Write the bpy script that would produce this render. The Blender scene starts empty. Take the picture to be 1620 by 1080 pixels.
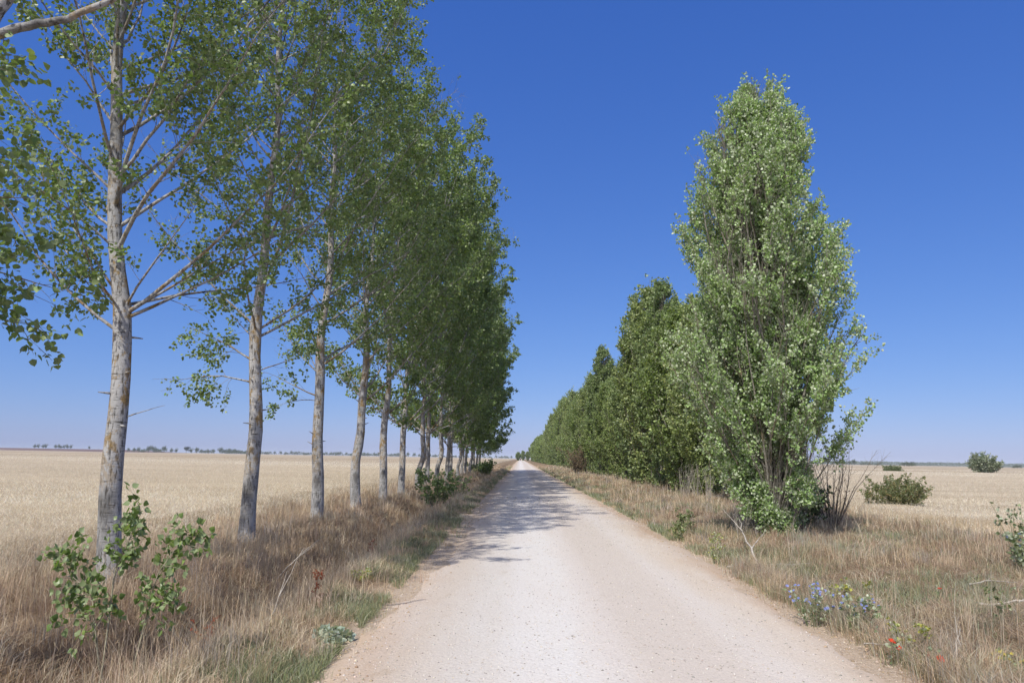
import bpy, math, random
import numpy as np
from mathutils import Matrix, Vector
R = math.radians
S = bpy.context.scene
C = S.collection

# ------------------------------------------------------------------ camera
cam_d = bpy.data.cameras.new('camera'); cam = bpy.data.objects.new('camera', cam_d); C.objects.link(cam)
S.camera = cam
cam_d.lens = 25.0; cam_d.sensor_width = 36.0; cam_d.clip_start = 0.05; cam_d.clip_end = 12000
PITCH, YAW, ROLL = R(9.31), R(0.81), math.atan(0.0173)
cam.matrix_world = (Matrix.Translation((0, 0, 1.6)) @ Matrix.Rotation(YAW, 4, 'Z')
                    @ Matrix.Rotation(R(90) + PITCH, 4, 'X') @ Matrix.Rotation(ROLL, 4, 'Z'))

# ------------------------------------------------------------------ world, sun, exposure
SUN_EL, SUN_AZ = R(50), R(205)          # azimuth clockwise from +Y: behind the camera, a little to the left
W = bpy.data.worlds.new('World'); S.world = W; W.use_nodes = True
wn, wl = W.node_tree.nodes, W.node_tree.links
wn.clear()
sky = wn.new('ShaderNodeTexSky'); sky.sky_type = 'NISHITA'; sky.sun_disc = False
sky.sun_elevation = SUN_EL; sky.sun_rotation = SUN_AZ
sky.altitude = 0; sky.air_density = 1.0; sky.dust_density = 0.3; sky.ozone_density = 3.0
bg = wn.new('ShaderNodeBackground'); bg.inputs['Strength'].default_value = 0.08
wo = wn.new('ShaderNodeOutputWorld')
# deepen the blue of the sky model: one power curve per channel over its whole range
sep = wn.new('ShaderNodeSeparateColor'); cmb = wn.new('ShaderNodeCombineColor'); wl.new(sky.outputs[0], sep.inputs[0])
for ch, (gm, of) in enumerate(((1.03, -.70), (.79, -.08), (.51, 1.0))):
    pw = wn.new('ShaderNodeMath'); pw.operation = 'POWER'; wl.new(sep.outputs[ch], pw.inputs[0]); pw.inputs[1].default_value = gm
    ml = wn.new('ShaderNodeMath'); ml.operation = 'MULTIPLY'; wl.new(pw.outputs[0], ml.inputs[0]); ml.inputs[1].default_value = math.exp(of)
    wl.new(ml.outputs[0], cmb.inputs[ch])
sdir = Vector((math.sin(SUN_AZ) * math.cos(SUN_EL), math.cos(SUN_AZ) * math.cos(SUN_EL), math.sin(SUN_EL)))
# added fill light: broad warm glow behind the camera, out of view, lifting shadows
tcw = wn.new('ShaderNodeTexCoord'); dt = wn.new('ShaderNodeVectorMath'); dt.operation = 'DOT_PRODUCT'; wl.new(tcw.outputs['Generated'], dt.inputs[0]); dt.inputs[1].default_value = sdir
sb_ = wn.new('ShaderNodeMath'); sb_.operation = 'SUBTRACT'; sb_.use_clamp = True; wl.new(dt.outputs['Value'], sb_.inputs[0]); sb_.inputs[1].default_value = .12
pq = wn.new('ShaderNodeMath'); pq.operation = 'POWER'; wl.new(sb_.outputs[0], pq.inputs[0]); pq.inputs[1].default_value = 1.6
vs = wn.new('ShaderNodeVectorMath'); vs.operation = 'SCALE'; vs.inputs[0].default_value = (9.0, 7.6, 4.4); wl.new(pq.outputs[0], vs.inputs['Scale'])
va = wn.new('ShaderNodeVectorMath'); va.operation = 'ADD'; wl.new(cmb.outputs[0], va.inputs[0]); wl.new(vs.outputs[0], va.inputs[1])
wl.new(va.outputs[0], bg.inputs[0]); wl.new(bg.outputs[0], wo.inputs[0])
sd = bpy.data.lights.new('sun', 'SUN'); sun = bpy.data.objects.new('sun', sd); C.objects.link(sun)
sd.energy = 3.4; sd.angle = R(0.53); sd.color = (1.0, 0.955, 0.89)
sdir = Vector((math.sin(SUN_AZ) * math.cos(SUN_EL), math.cos(SUN_AZ) * math.cos(SUN_EL), math.sin(SUN_EL)))
sun.rotation_euler = sdir.to_track_quat('Z', 'Y').to_euler()
S.view_settings.view_transform = 'Standard'; S.view_settings.look = 'None'
S.view_settings.exposure = 0.45; S.view_settings.gamma = 1.0; S.view_settings.use_curve_mapping = False
S.render.engine = 'CYCLES'
S.cycles.max_bounces = 6; S.cycles.diffuse_bounces = 4; S.cycles.glossy_bounces = 2
S.cycles.transmission_bounces = 4; S.cycles.transparent_max_bounces = 8; S.cycles.volume_bounces = 0

# ------------------------------------------------------------------ helpers
def tag(o, label=None, cat=None, group=None, kind=None):
    if label: o['label'] = label
    if cat: o['category'] = cat
    if group: o['group'] = group
    if kind: o['kind'] = kind
    return o
def empty(name, loc, rz=0.0, scale=None):
    o = bpy.data.objects.new(name, None); C.objects.link(o)
    o.location = loc; o.rotation_euler = (0, 0, rz); o.empty_display_size = 0.3
    if scale is not None: o.scale = scale
    return o
def mesh_np(name, V, faces, mat, parent=None, col=None, smooth=False):
    """V (N,3); faces: list of int arrays (M,k); col (N,3) point colours"""
    V = np.ascontiguousarray(V, np.float32)
    faces = [np.asarray(f, np.int32) for f in faces if len(f)]
    me = bpy.data.meshes.new(name)
    me.vertices.add(len(V)); me.vertices.foreach_set('co', V.ravel())
    nl = sum(f.size for f in faces); nf = sum(len(f) for f in faces)
    me.loops.add(nl); me.polygons.add(nf)
    me.loops.foreach_set('vertex_index', np.concatenate([f.ravel() for f in faces]))
    tot = np.concatenate([np.full(len(f), f.shape[1], np.int32) for f in faces])
    start = np.concatenate([[0], np.cumsum(tot)[:-1]]).astype(np.int32)
    me.polygons.foreach_set('loop_start', start)
    me.polygons.foreach_set('loop_total', tot)
    if smooth: me.polygons.foreach_set('use_smooth', np.ones(nf, bool))
    if col is not None:
        a = me.color_attributes.new('Col', 'FLOAT_COLOR', 'POINT')
        a.data.foreach_set('color', np.concatenate([col, np.ones((len(V), 1))], 1).astype(np.float32).ravel())
    me.update(calc_edges=True)
    me.materials.append(mat)
    o = bpy.data.objects.new(name, me); C.objects.link(o)
    if parent is not None: o.parent = parent
    return o
def copy_tree(root):
    r = root.copy(); C.objects.link(r)
    for k in ('label', 'group'):
        if k in r: del r[k]
    for ch in list(root.children):
        c = ch.copy(); C.objects.link(c); c.parent = r
    return r
def hashn(i, j, seed):
    n = (i.astype(np.int64) * 374761393 + j.astype(np.int64) * 668265263 + seed * 1442695041) & 0x7fffffff
    n = ((n ^ (n >> 13)) * 1274126177) & 0x7fffffff
    return ((n ^ (n >> 16)) & 0xffff) / 65535.0
def vnoise(x, y, seed=0):
    x = np.asarray(x, float); y = np.asarray(y, float)
    i = np.floor(x); j = np.floor(y); fx = x - i; fy = y - j
    fx = fx * fx * (3 - 2 * fx); fy = fy * fy * (3 - 2 * fy)
    a = hashn(i, j, seed); b = hashn(i + 1, j, seed); c = hashn(i, j + 1, seed); d = hashn(i + 1, j + 1, seed)
    return (a * (1 - fx) + b * fx) * (1 - fy) + (c * (1 - fx) + d * fx) * fy
def sstep(a, b, x):
    t = np.clip((x - a) / (b - a), 0, 1); return t * t * (3 - 2 * t)
ROAD_L, ROAD_R = -1.22, 2.78
def road_l(y): return -1.45 + .33 * sstep(5, 13, y)
def road_r(y): return 2.72 + .30 * sstep(5, 14, y)
def ground_z(x, y):
    x = np.asarray(x, float); y = np.asarray(y, float)
    near = 1 - sstep(150, 400, y)
    z = -0.48 * np.exp(-((x + 3.15 + 0.15 * np.sin(y * .35)) / 0.6) ** 2)
    z += 0.06 * np.exp(-((x + 2.1) / 0.4) ** 2)
    z += 0.10 * sstep(3.2, 5.2, x) * (1 - sstep(10, 13, x)) * (0.4 + vnoise(x * .4, y * .3, 5))
    z += -0.10 * np.exp(-((x - 3.9) / 0.5) ** 2) * vnoise(x * 0.1, y * .2, 9)
    off = sstep(2.9, 3.5, x) + 1 - sstep(-2.1, -1.5, x)
    z += off * (0.09 * (vnoise(x * 1.3, y * 1.3, 3) - .5) + 0.05 * (vnoise(x * 4, y * 4, 4) - .5)) * (1 - sstep(25, 60, np.abs(x)))
    return z * near

# ------------------------------------------------------------------ materials
def new_mat(name):
    m = bpy.data.materials.new(name); m.use_nodes = True
    nt = m.node_tree; b = nt.nodes['Principled BSDF']
    return m, nt, b
def N(nt, typ, **kw):
    n = nt.nodes.new(typ)
    for k, v in kw.items(): setattr(n, k, v)
    return n
def ramp(nt, fac, stops):
    r = N(nt, 'ShaderNodeValToRGB'); e = r.color_ramp.elements
    while len(e) < len(stops): e.new(0.5)
    for el, (p, c) in zip(e, stops): el.position = p; el.color = (*c, 1) if len(c) == 3 else c
    nt.links.new(fac, r.inputs[0]); return r.outputs[0]
def noise(nt, vec, scale, detail=4, rough=0.55, dist=0.0):
    n = N(nt, 'ShaderNodeTexNoise'); n.inputs['Scale'].default_value = scale; n.inputs['Detail'].default_value = detail
    n.inputs['Roughness'].default_value = rough; n.inputs['Distortion'].default_value = dist
    nt.links.new(vec, n.inputs['Vector']); return n.outputs[0]
def mapping(nt, vec, scale=(1, 1, 1), loc=(0, 0, 0)):
    m = N(nt, 'ShaderNodeMapping'); m.inputs['Scale'].default_value = scale; m.inputs['Location'].default_value = loc
    nt.links.new(vec, m.inputs[0]); return m.outputs[0]
def mix(nt, fac, a, b, mode='MIX'):
    m = N(nt, 'ShaderNodeMix', data_type='RGBA', blend_type=mode)
    for s, v in ((m.inputs[0], fac), (m.inputs[6], a), (m.inputs[7], b)):
        if hasattr(v, 'links'): nt.links.new(v, s)
        elif isinstance(v, tuple): s.default_value = (*v, 1)
        else: s.default_value = v
    return m.outputs[2]
def bump(nt, b, h, dist, strength=1.0):
    n = N(nt, 'ShaderNodeBump'); n.inputs['Distance'].default_value = dist; n.inputs['Strength'].default_value = strength
    nt.links.new(h, n.inputs['Height']); nt.links.new(n.outputs[0], b.inputs['Normal'])
def obj_co(nt): return N(nt, 'ShaderNodeTexCoord').outputs['Object']

def leaf_mat(name, under=None, under_mix=0.0, trans=0.35, rough=0.42, spec=0.5):
    m, nt, b = new_mat(name)
    at = N(nt, 'ShaderNodeAttribute', attribute_name='Col')
    col = at.outputs['Color']
    if under is not None:
        g = N(nt, 'ShaderNodeNewGeometry')
        mm = N(nt, 'ShaderNodeMath', operation='MULTIPLY'); mm.inputs[1].default_value = under_mix
        nt.links.new(g.outputs['Backfacing'], mm.inputs[0])
        col = mix(nt, mm.outputs[0], col, under)
    nt.links.new(col, b.inputs['Base Color'])
    b.inputs['Roughness'].default_value = rough; b.inputs['Specular IOR Level'].default_value = spec
    t = N(nt, 'ShaderNodeBsdfTranslucent')
    tc = mix(nt, 1.0, at.outputs['Color'], (1.5, 1.65, 0.75), 'MULTIPLY'); nt.links.new(tc, t.inputs[0])
    ms = N(nt, 'ShaderNodeMixShader'); ms.inputs[0].default_value = trans
    nt.links.new(b.outputs[0], ms.inputs[1]); nt.links.new(t.outputs[0], ms.inputs[2])
    nt.links.new(ms.outputs[0], nt.nodes['Material Output'].inputs[0])
    return m
M = {}
M['poplar_leaf'] = leaf_mat('poplar_leaf', (0.22, 0.27, 0.14), 0.8, 0.27, spec=.45)
M['silver_leaf'] = leaf_mat('silver_leaf', (0.50, 0.54, 0.40), 0.85, 0.24, spec=.45)
M['far_leaf'] = leaf_mat('far_leaf', None, 0, 0.25, 0.6, 0.2)
M['straw'] = leaf_mat('straw', None, 0, 0.30, 0.6, 0.25)
for nt in (M['straw'].node_tree,):
    for n in nt.nodes:
        if n.type == 'MIX' and n.blend_type == 'MULTIPLY': n.inputs[7].default_value = (1.1, 1.05, 0.9, 1)
def petal_mat():
    m = leaf_mat('petal', None, 0, 0.35, 0.6, 0.2)
    for n in m.node_tree.nodes:
        if n.type == 'MIX' and n.blend_type == 'MULTIPLY': n.inputs[7].default_value = (1, 1, 1, 1)
    return m
M['petal'] = petal_mat()

def bark_mat(name, pale, dark, lichen):
    m, nt, b = new_mat(name)
    co = obj_co(nt)
    big = noise(nt, mapping(nt, co, (1, 1, .55)), 2.6, 5, .6)
    c = ramp(nt, big, [(0.34, tuple(v * .42 for v in pale)), (0.47, pale), (0.62, tuple(min(1, v * 1.18) for v in pale)), (0.78, tuple(v * .6 for v in pale))])
    # horizontal lenticels and cracks
    band = noise(nt, mapping(nt, co, (3.5, 3.5, 22)), 2.0, 4, .65, .4)
    f1 = ramp(nt, band, [(0.30, (1, 1, 1)), (0.43, (0, 0, 0)), (1, (0, 0, 0))])
    c = mix(nt, f1, c, dark)
    crack = noise(nt, mapping(nt, co, (14, 14, 3)), 2.2, 5, .7, .3)
    f2 = ramp(nt, crack, [(0.0, (1, 1, 1)), (0.38, (.9, .9, .9)), (0.48, (0, 0, 0))])
    c = mix(nt, f2, c, dark)
    # orange lichen, thickest between 1.3 and 4.5 m
    z = N(nt, 'ShaderNodeSeparateXYZ'); nt.links.new(co, z.inputs[0])
    zz = N(nt, 'ShaderNodeMapRange'); nt.links.new(z.outputs[2], zz.inputs[0])
    zz.inputs[1].default_value = 0; zz.inputs[2].default_value = 14
    zr = ramp(nt, zz.outputs[0], [(0.06, (0, 0, 0)), (0.13, (.8, .8, .8)), (0.24, (.85, .85, .85)), (0.4, (.4, .4, .4)), (1, (.25, .25, .25))])
    ln = noise(nt, mapping(nt, co, (1, 1, .7)), 5.5, 6, .72)
    lf = ramp(nt, ln, [(0.0, (0, 0, 0)), (0.51, (0, 0, 0)), (0.57, (1, 1, 1))])
    lc = ramp(nt, noise(nt, co, 40, 2), [(0.35, tuple(v * .5 for v in lichen)), (0.6, lichen)])
    lfm = mix(nt, 1.0, lf, zr, 'MULTIPLY')
    c = mix(nt, lfm, c, lc)
    nt.links.new(c, b.inputs['Base Color'])
    b.inputs['Roughness'].default_value = 0.85; b.inputs['Specular IOR Level'].default_value = 0.2
    h = mix(nt, 0.5, band, crack)
    bump(nt, b, h, 0.018, 0.9)
    return m
M['bark'] = bark_mat('poplar_bark', (0.34, 0.335, 0.325), (0.055, 0.05, 0.044), (0.30, 0.19, 0.055))
M['bark2'] = bark_mat('silver_bark', (0.27, 0.25, 0.215), (0.10, 0.09, 0.07), (0.24, 0.19, 0.10))
def plain_mat(name, c1, c2, scale=8, rough=.8):
    m, nt, b = new_mat(name)
    c = ramp(nt, noise(nt, obj_co(nt), scale, 4), [(0.35, c1), (0.65, c2)])
    nt.links.new(c, b.inputs['Base Color']); b.inputs['Roughness'].default_value = rough
    b.inputs['Specular IOR Level'].default_value = 0.25
    return m
M['dead_wood'] = plain_mat('dead_wood', (0.30, 0.26, 0.21), (0.50, 0.46, 0.40), 20)
M['grey_twig'] = plain_mat('grey_twig', (0.13, 0.11, 0.09), (0.26, 0.22, 0.18), 20)
M['stem_green'] = plain_mat('stem_green', (0.10, 0.14, 0.06), (0.20, 0.22, 0.12), 20)
M['sap_stem'] = plain_mat('sapling_stem', (0.20, 0.19, 0.12), (0.38, 0.34, 0.25), 30)

def ground_mat():
    m, nt, b = new_mat('verge_soil')
    co = obj_co(nt)
    n1 = noise(nt, co, 0.9, 6, .65); n2 = noise(nt, mapping(nt, co, (1, 1, 1)), 14, 6, .75)
    c = ramp(nt, n1, [(0.3, (0.16, 0.115, 0.07)), (0.5, (0.24, 0.18, 0.115)), (0.7, (0.30, 0.235, 0.15))])
    c2 = ramp(nt, n2, [(0.3, (0.45, 0.45, 0.45)), (0.6, (1.15, 1.1, 1.05))])
    c = mix(nt, 1.0, c, c2, 'MULTIPLY')
    # bare orange gravel shoulder beside the track
    sx = N(nt, 'ShaderNodeSeparateXYZ'); nt.links.new(co, sx.inputs[0])
    mr = N(nt, 'ShaderNodeMapRange'); nt.links.new(sx.outputs[0], mr.inputs[0])
    mr.inputs[1].default_value = -3.5; mr.inputs[2].default_value = 5.5
    def px(x): return (x + 3.5) / 9.0
    sh = ramp(nt, mr.outputs[0], [(px(-1.95), (0, 0, 0)), (px(-1.45), (1, 1, 1)), (px(3.15), (1, 1, 1)), (px(3.6), (0, 0, 0))])
    sn = ramp(nt, noise(nt, co, 22, 5, .8), [(0.3, (0.33, 0.24, 0.165)), (0.5, (0.49, 0.39, 0.29)), (0.7, (0.58, 0.49, 0.39))])
    c = mix(nt, sh, c, sn)
    nt.links.new(c, b.inputs['Base Color']); b.inputs['Roughness'].default_value = 0.95; b.inputs['Specular IOR Level'].default_value = 0.1
    bump(nt, b, n2, 0.04, 1.0)
    return m
M['ground'] = ground_mat()
def road_mat():
    m, nt, b = new_mat('gravel_track')
    co = obj_co(nt)
    fine = noise(nt, co, 55, 3, .8)
    mid = noise(nt, mapping(nt, co, (1, .3, 1)), 1.1, 5, .6)
    sx = N(nt, 'ShaderNodeSeparateXYZ'); nt.links.new(co, sx.inputs[0])
    wob = N(nt, 'ShaderNodeMath', operation='MULTIPLY_ADD'); nt.links.new(noise(nt, mapping(nt, co, (1, .22, 1)), 1.6, 5, .65), wob.inputs[0])
    wob.inputs[1].default_value = 0.75; nt.links.new(sx.outputs[0], wob.inputs[2])
    mr = N(nt, 'ShaderNodeMapRange'); nt.links.new(wob.outputs[0], mr.inputs[0])
    mr.inputs[1].default_value = -1.2 + .37; mr.inputs[2].default_value = 2.9 + .37
    O, Wh, Pk, Tn = (0.44, 0.335, 0.245), (0.575, 0.55, 0.515), (0.55, 0.50, 0.45), (0.50, 0.42, 0.34)
    band = ramp(nt, mr.outputs[0], [(0.0, O), (0.10, (0.52, 0.46, 0.395)), (0.2, Wh), (0.40, Wh), (0.50, Pk), (0.68, Pk), (0.80, (.53, .48, .425)), (0.90, (0.50, 0.425, 0.345)), (1.0, O)])
    c = mix(nt, ramp(nt, mid, [(0.42, (0, 0, 0)), (0.68, (.55, .55, .55))]), band, Pk)
    rut = N(nt, 'ShaderNodeTexWave', wave_type='BANDS', bands_direction='X'); rut.inputs['Scale'].default_value = .165; rut.inputs['Distortion'].default_value = .9; rut.inputs['Detail'].default_value = 3; rut.inputs['Detail Scale'].default_value = .6; rut.inputs['Phase Offset'].default_value = 1.9
    nt.links.new(mapping(nt, co, (1, .12, 1)), rut.inputs['Vector'])
    c = mix(nt, 1.0, c, ramp(nt, rut.outputs['Fac'], [(0.25, (.94, .92, .89)), (0.6, (1.0, 1.0, 1.0)), (0.9, (1.03, 1.03, 1.025))]), 'MULTIPLY')
    blotch = ramp(nt, noise(nt, mapping(nt, co, (1, .5, 1)), 3.4, 6, .7), [(0.0, (1, 1, 1)), (0.28, (.86, .82, .76)), (0.38, (1, 1, 1)), (1, (1, 1, 1))])
    c = mix(nt, 1.0, c, blotch, 'MULTIPLY')
    grit = ramp(nt, fine, [(0.25, (.62, .58, .54)), (0.42, (.95, .95, .95)), (0.6, (1.04, 1.04, 1.04)), (0.75, (1.14, 1.14, 1.14))])
    c = mix(nt, 1.0, c, grit, 'MULTIPLY')
    vor = N(nt, 'ShaderNodeTexVoronoi'); vor.inputs['Scale'].default_value = 30; nt.links.new(co, vor.inputs['Vector'])
    spk = ramp(nt, vor.outputs['Distance'], [(0.0, (.72, .69, .66)), (0.10, (.85, .84, .82)), (0.16, (1, 1, 1))])
    sel = ramp(nt, noise(nt, co, 9, 2), [(0.48, (0, 0, 0)), (0.6, (1, 1, 1))])
    c = mix(nt, sel, c, mix(nt, 1.0, c, spk, 'MULTIPLY'))
    nt.links.new(c, b.inputs['Base Color']); b.inputs['Roughness'].default_value = 0.95; b.inputs['Specular IOR Level'].default_value = 0.15
    bump(nt, b, mix(nt, .4, fine, vor.outputs['Distance']), 0.012, 0.8)
    return m
M['road'] = road_mat()
def field_mat(name, base):
    m, nt, b = new_mat(name)
    co = obj_co(nt)
    a = noise(nt, mapping(nt, co, (.0035, .012, 1)), 1.0, 5, .6)
    f = noise(nt, mapping(nt, co, (.12, .35, 1)), 1.0, 6, .7)
    g = noise(nt, mapping(nt, co, (1, 1, 1)), 9.0, 4, .75)
    d = tuple(v * k for v, k in zip(base, (.80, .75, .70)))
    c = ramp(nt, a, [(0.42, d), (0.52, base), (0.65, tuple(min(1, v * 1.08) for v in base))])
    c = mix(nt, 1.0, c, ramp(nt, f, [(0.3, (.84, .82, .79)), (0.7, (1.1, 1.1, 1.1))]), 'MULTIPLY')
    c = mix(nt, 1.0, c, ramp(nt, g, [(0.3, (.70, .67, .62)), (0.6, (1.12, 1.12, 1.12))]), 'MULTIPLY')
    nt.links.new(c, b.inputs['Base Color']); b.inputs['Roughness'].default_value = 0.9; b.inputs['Specular IOR Level'].default_value = 0.1
    bump(nt, b, g, 0.05, 0.7)
    return m
M['field'] = field_mat('wheat_field', (0.42, 0.355, 0.255))
M['fallow'] = plain_mat('ploughed_soil', (0.12, 0.06, 0.045), (0.17, 0.095, 0.07), .02)
M['stone'] = plain_mat('pebble', (0.42, 0.38, 0.34), (0.72, 0.68, 0.63), 6)

# ------------------------------------------------------------------ setting
def axis(pts):
    out = []
    for a, b, st in pts: out += list(np.arange(a, b - 1e-6, st))
    return np.array(out + [pts[-1][1]])
def grid_mesh(name, xs, ys, zf, mat, smooth=True):
    X, Y = np.meshgrid(xs, ys); Z = zf(X, Y)
    V = np.stack([X, Y, Z], -1).reshape(-1, 3); nx = len(xs); ny = len(ys)
    i = np.arange(nx - 1)[None, :] + nx * np.arange(ny - 1)[:, None]; i = i.ravel()
    return mesh_np(name, V, [np.stack([i, i + 1, i + nx + 1, i + nx], 1)], mat, smooth=smooth)
gx = axis([(-4500, -500, 500), (-500, -60, 40), (-60, -12, 4), (-12, -6, .5), (-6, 14, .16), (14, 30, 1), (30, 60, 5), (60, 500, 40), (500, 4500, 500)])
gy = axis([(-60, -4, 4), (-4, 24, .16), (24, 60, .6), (60, 160, 4), (160, 600, 20), (600, 5200, 200)])
g = grid_mesh('ground', gx, gy, ground_z, M['ground']); tag(g, 'dry brown verge soil beside the white track', 'ground', kind='structure')
rx = np.linspace(-1.85, 3.3, 74)
ry = axis([(-30, 0, 2), (0, 26, .14), (26, 80, .5), (80, 600, 10)])
def road_z(x, y):
    L_, R_ = road_l(y), road_r(y); t = (x - (L_ + R_) / 2) / ((R_ - L_) / 2)
    ed = np.abs(t) + 0.10 * (vnoise(x * 1.2, y * .7, 11) - .5) + 0.10 * (vnoise(x * 5, y * 4, 12) - .5)
    z = 0.045 - 0.02 * t * t - 0.075 * sstep(0.93, 1.12, ed)
    z += -0.012 * (np.exp(-((x + .25) / .3) ** 2) + np.exp(-((x - 1.6) / .35) ** 2)) + .006 * (vnoise(x * 6, y * 6, 13) - .5)
    return z
road = grid_mesh('road', rx, ry, road_z, M['road']); tag(road, 'straight pale gravel farm track running to the horizon', 'track', kind='structure')
FL, FR = -6.3, 11.4
def fl_edge(y): return FL + .5 * (vnoise(y * .25, y * 0, 21) - .5) + .25 * (vnoise(y * 1.3, y * 0, 22) - .5)
def fr_edge(y): return FR + .8 * (vnoise(y * .15, y * 0, 23) - .5) + .25 * (vnoise(y * 1.3, y * 0, 24) - .5) - 1.6 * sstep(14, 20, y) * (1 - sstep(26, 34, y))
CAN = 0.34
u = np.concatenate([np.arange(0, 4, .2), np.arange(4, 14, 1), np.arange(14, 60, 6), np.arange(60, 500, 60), np.arange(500, 4300, 600)])
fy = axis([(-60, 0, 4), (0, 50, .35), (50, 160, 4), (160, 600, 20), (600, 5000, 200)])
def field(name, sgn, edge, label):
    U, Y = np.meshgrid(u, fy); E = edge(Y)
    X = E + sgn * U
    Z = -0.15 + (CAN + .15) * sstep(0, .9, U) + .05 * (vnoise(X * 1.5, Y * 1.5, 31) - .5) * sstep(.4, 1, U) + .04 * (vnoise(X * .3, Y * .3, 32) - .5) * sstep(.4, 1, U)
    V = np.stack([X, Y, Z], -1).reshape(-1, 3); nx = len(u); ny = len(fy)
    i = (np.arange(nx - 1)[None, :] + nx * np.arange(ny - 1)[:, None]).ravel()
    f = np.stack([i, i + 1, i + nx + 1, i + nx], 1)
    if sgn < 0: f = f[:, ::-1]
    return tag(mesh_np(name, V, [f], M['field'], smooth=True), label, 'field', kind='structure')
field('field', -1, fl_edge, 'pale ripe wheat field left of the poplar row')
field('field', 1, fr_edge, 'pale ripe wheat field right of the track')
# low brown rise at the far left
hx = np.linspace(-1650, -700, 60); hy = np.linspace(1380, 1700, 12)
def hill_z(x, y):
    return -1 + 6.2 * sstep(-700, -860, x) * np.sin(np.clip((y - 1380) / 320, 0, 1) * math.pi) ** .7
tag(grid_mesh('hill', hx, hy, hill_z, M['fallow']), 'low brown ploughed rise on the left horizon', 'hill', kind='structure')

# ------------------------------------------------------------------ blades
def blades(xy, h, w, lean, cols, rng, heads=None, zoff=None, curve=0.5, az=None):
    n = len(xy); x, y = xy[:, 0], xy[:, 1]
    z = (ground_z(x, y) - .015) if zoff is None else zoff
    az = rng.uniform(0, 2 * np.pi, n) if az is None else az; fa = rng.uniform(0, np.pi, n)
    wx, wy = np.cos(fa) * w * .5, np.sin(fa) * w * .5
    sl = np.sin(lean); cl = np.cos(lean)
    ml = h * .55
    mx = x + np.cos(az) * sl * ml * (1 - curve * .6); my = y + np.sin(az) * sl * ml * (1 - curve * .6); mz = z + cl * ml * (1 + .1 * curve)
    tx = x + np.cos(az) * sl * h * (1 + curve * .3); ty = y + np.sin(az) * sl * h * (1 + curve * .3); tz = z + cl * h * (1 - curve * .15)
    if heads is None:
        V = np.stack([np.stack([x - wx, y - wy, z], 1), np.stack([x + wx, y + wy, z], 1),
                      np.stack([mx + wx * .75, my + wy * .75, mz], 1), np.stack([mx - wx * .75, my - wy * .75, mz], 1),
                      np.stack([tx, ty, tz], 1)], 1)
        b = np.arange(n)[:, None] * 5
        q = b + np.array([0, 1, 2, 3]); t = b + np.array([3, 2, 4])
        return V.reshape(-1, 3), [q, t], np.repeat(cols, 5, 0)
    # thin stalk, spindle seed head (two crossed diamonds)
    hl = heads[0]; hw = heads[1] * (w / w.mean())[:, None] * .5
    d = np.stack([tx - mx, ty - my, tz - mz], 1); d /= np.linalg.norm(d, axis=1)[:, None]
    s1 = np.stack([np.cos(fa), np.sin(fa), 0 * fa], 1); s2 = np.stack([-np.sin(fa), np.cos(fa), 0 * fa], 1)
    T = np.stack([tx, ty, tz], 1); k = T + d * hl * .4; e = T + d * hl
    P = [np.stack([x - wx, y - wy, z], 1), np.stack([x + wx, y + wy, z], 1), np.stack([mx + wx, my + wy, mz], 1), np.stack([mx - wx, my - wy, mz], 1),
         T, k + s1 * hw, e, k - s1 * hw, k + s2 * hw, k - s2 * hw]
    V = np.stack(P, 1); b = np.arange(n)[:, None] * 10
    return V.reshape(-1, 3), [b + np.array([0, 1, 2, 3]), b + np.array([4, 5, 6, 7]), b + np.array([4, 8, 6, 9]), b + np.array([3, 2, 4])], np.repeat(cols, 10, 0)
def join(parts):
    Vs, Fs, Cs, o = [], {}, [], 0
    for V, F, c in parts:
        Vs.append(V); Cs.append(c)
        for f in F: Fs.setdefault(f.shape[1], []).append(f + o)
        o += len(V)
    return np.concatenate(Vs), [np.concatenate(v) for v in Fs.values()], np.concatenate(Cs)
def pal(rng, n, cols, probs=None, var=.18):
    c = np.array(cols)[rng.choice(len(cols), n, p=probs)]
    return c * (1 + rng.uniform(-var, var, (n, 1))) * (1 + rng.uniform(-.05, .05, (n, 3)))
def logy(rng, n, a, b): return np.exp(rng.uniform(math.log(a), math.log(b), n))
STRAW = [(0.5949, 0.4802, 0.3279), (0.5178, 0.3948, 0.2624), (0.7271, 0.6082, 0.4481), (0.4186, 0.3094, 0.1967), (0.5728, 0.4481, 0.306)]
BROWN = [(0.3528, 0.2589, 0.1782), (0.4312, 0.3164, 0.2178), (0.2842, 0.2013, 0.1337), (0.49, 0.3835, 0.2673)]
GREEN = [(0.21, 0.24, 0.11), (0.27, 0.29, 0.14), (0.17, 0.21, 0.10), (0.34, 0.34, 0.18)]
GREY = [(0.275, 0.308, 0.198), (0.363, 0.385, 0.275)]
rng = np.random.default_rng(7)
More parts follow.
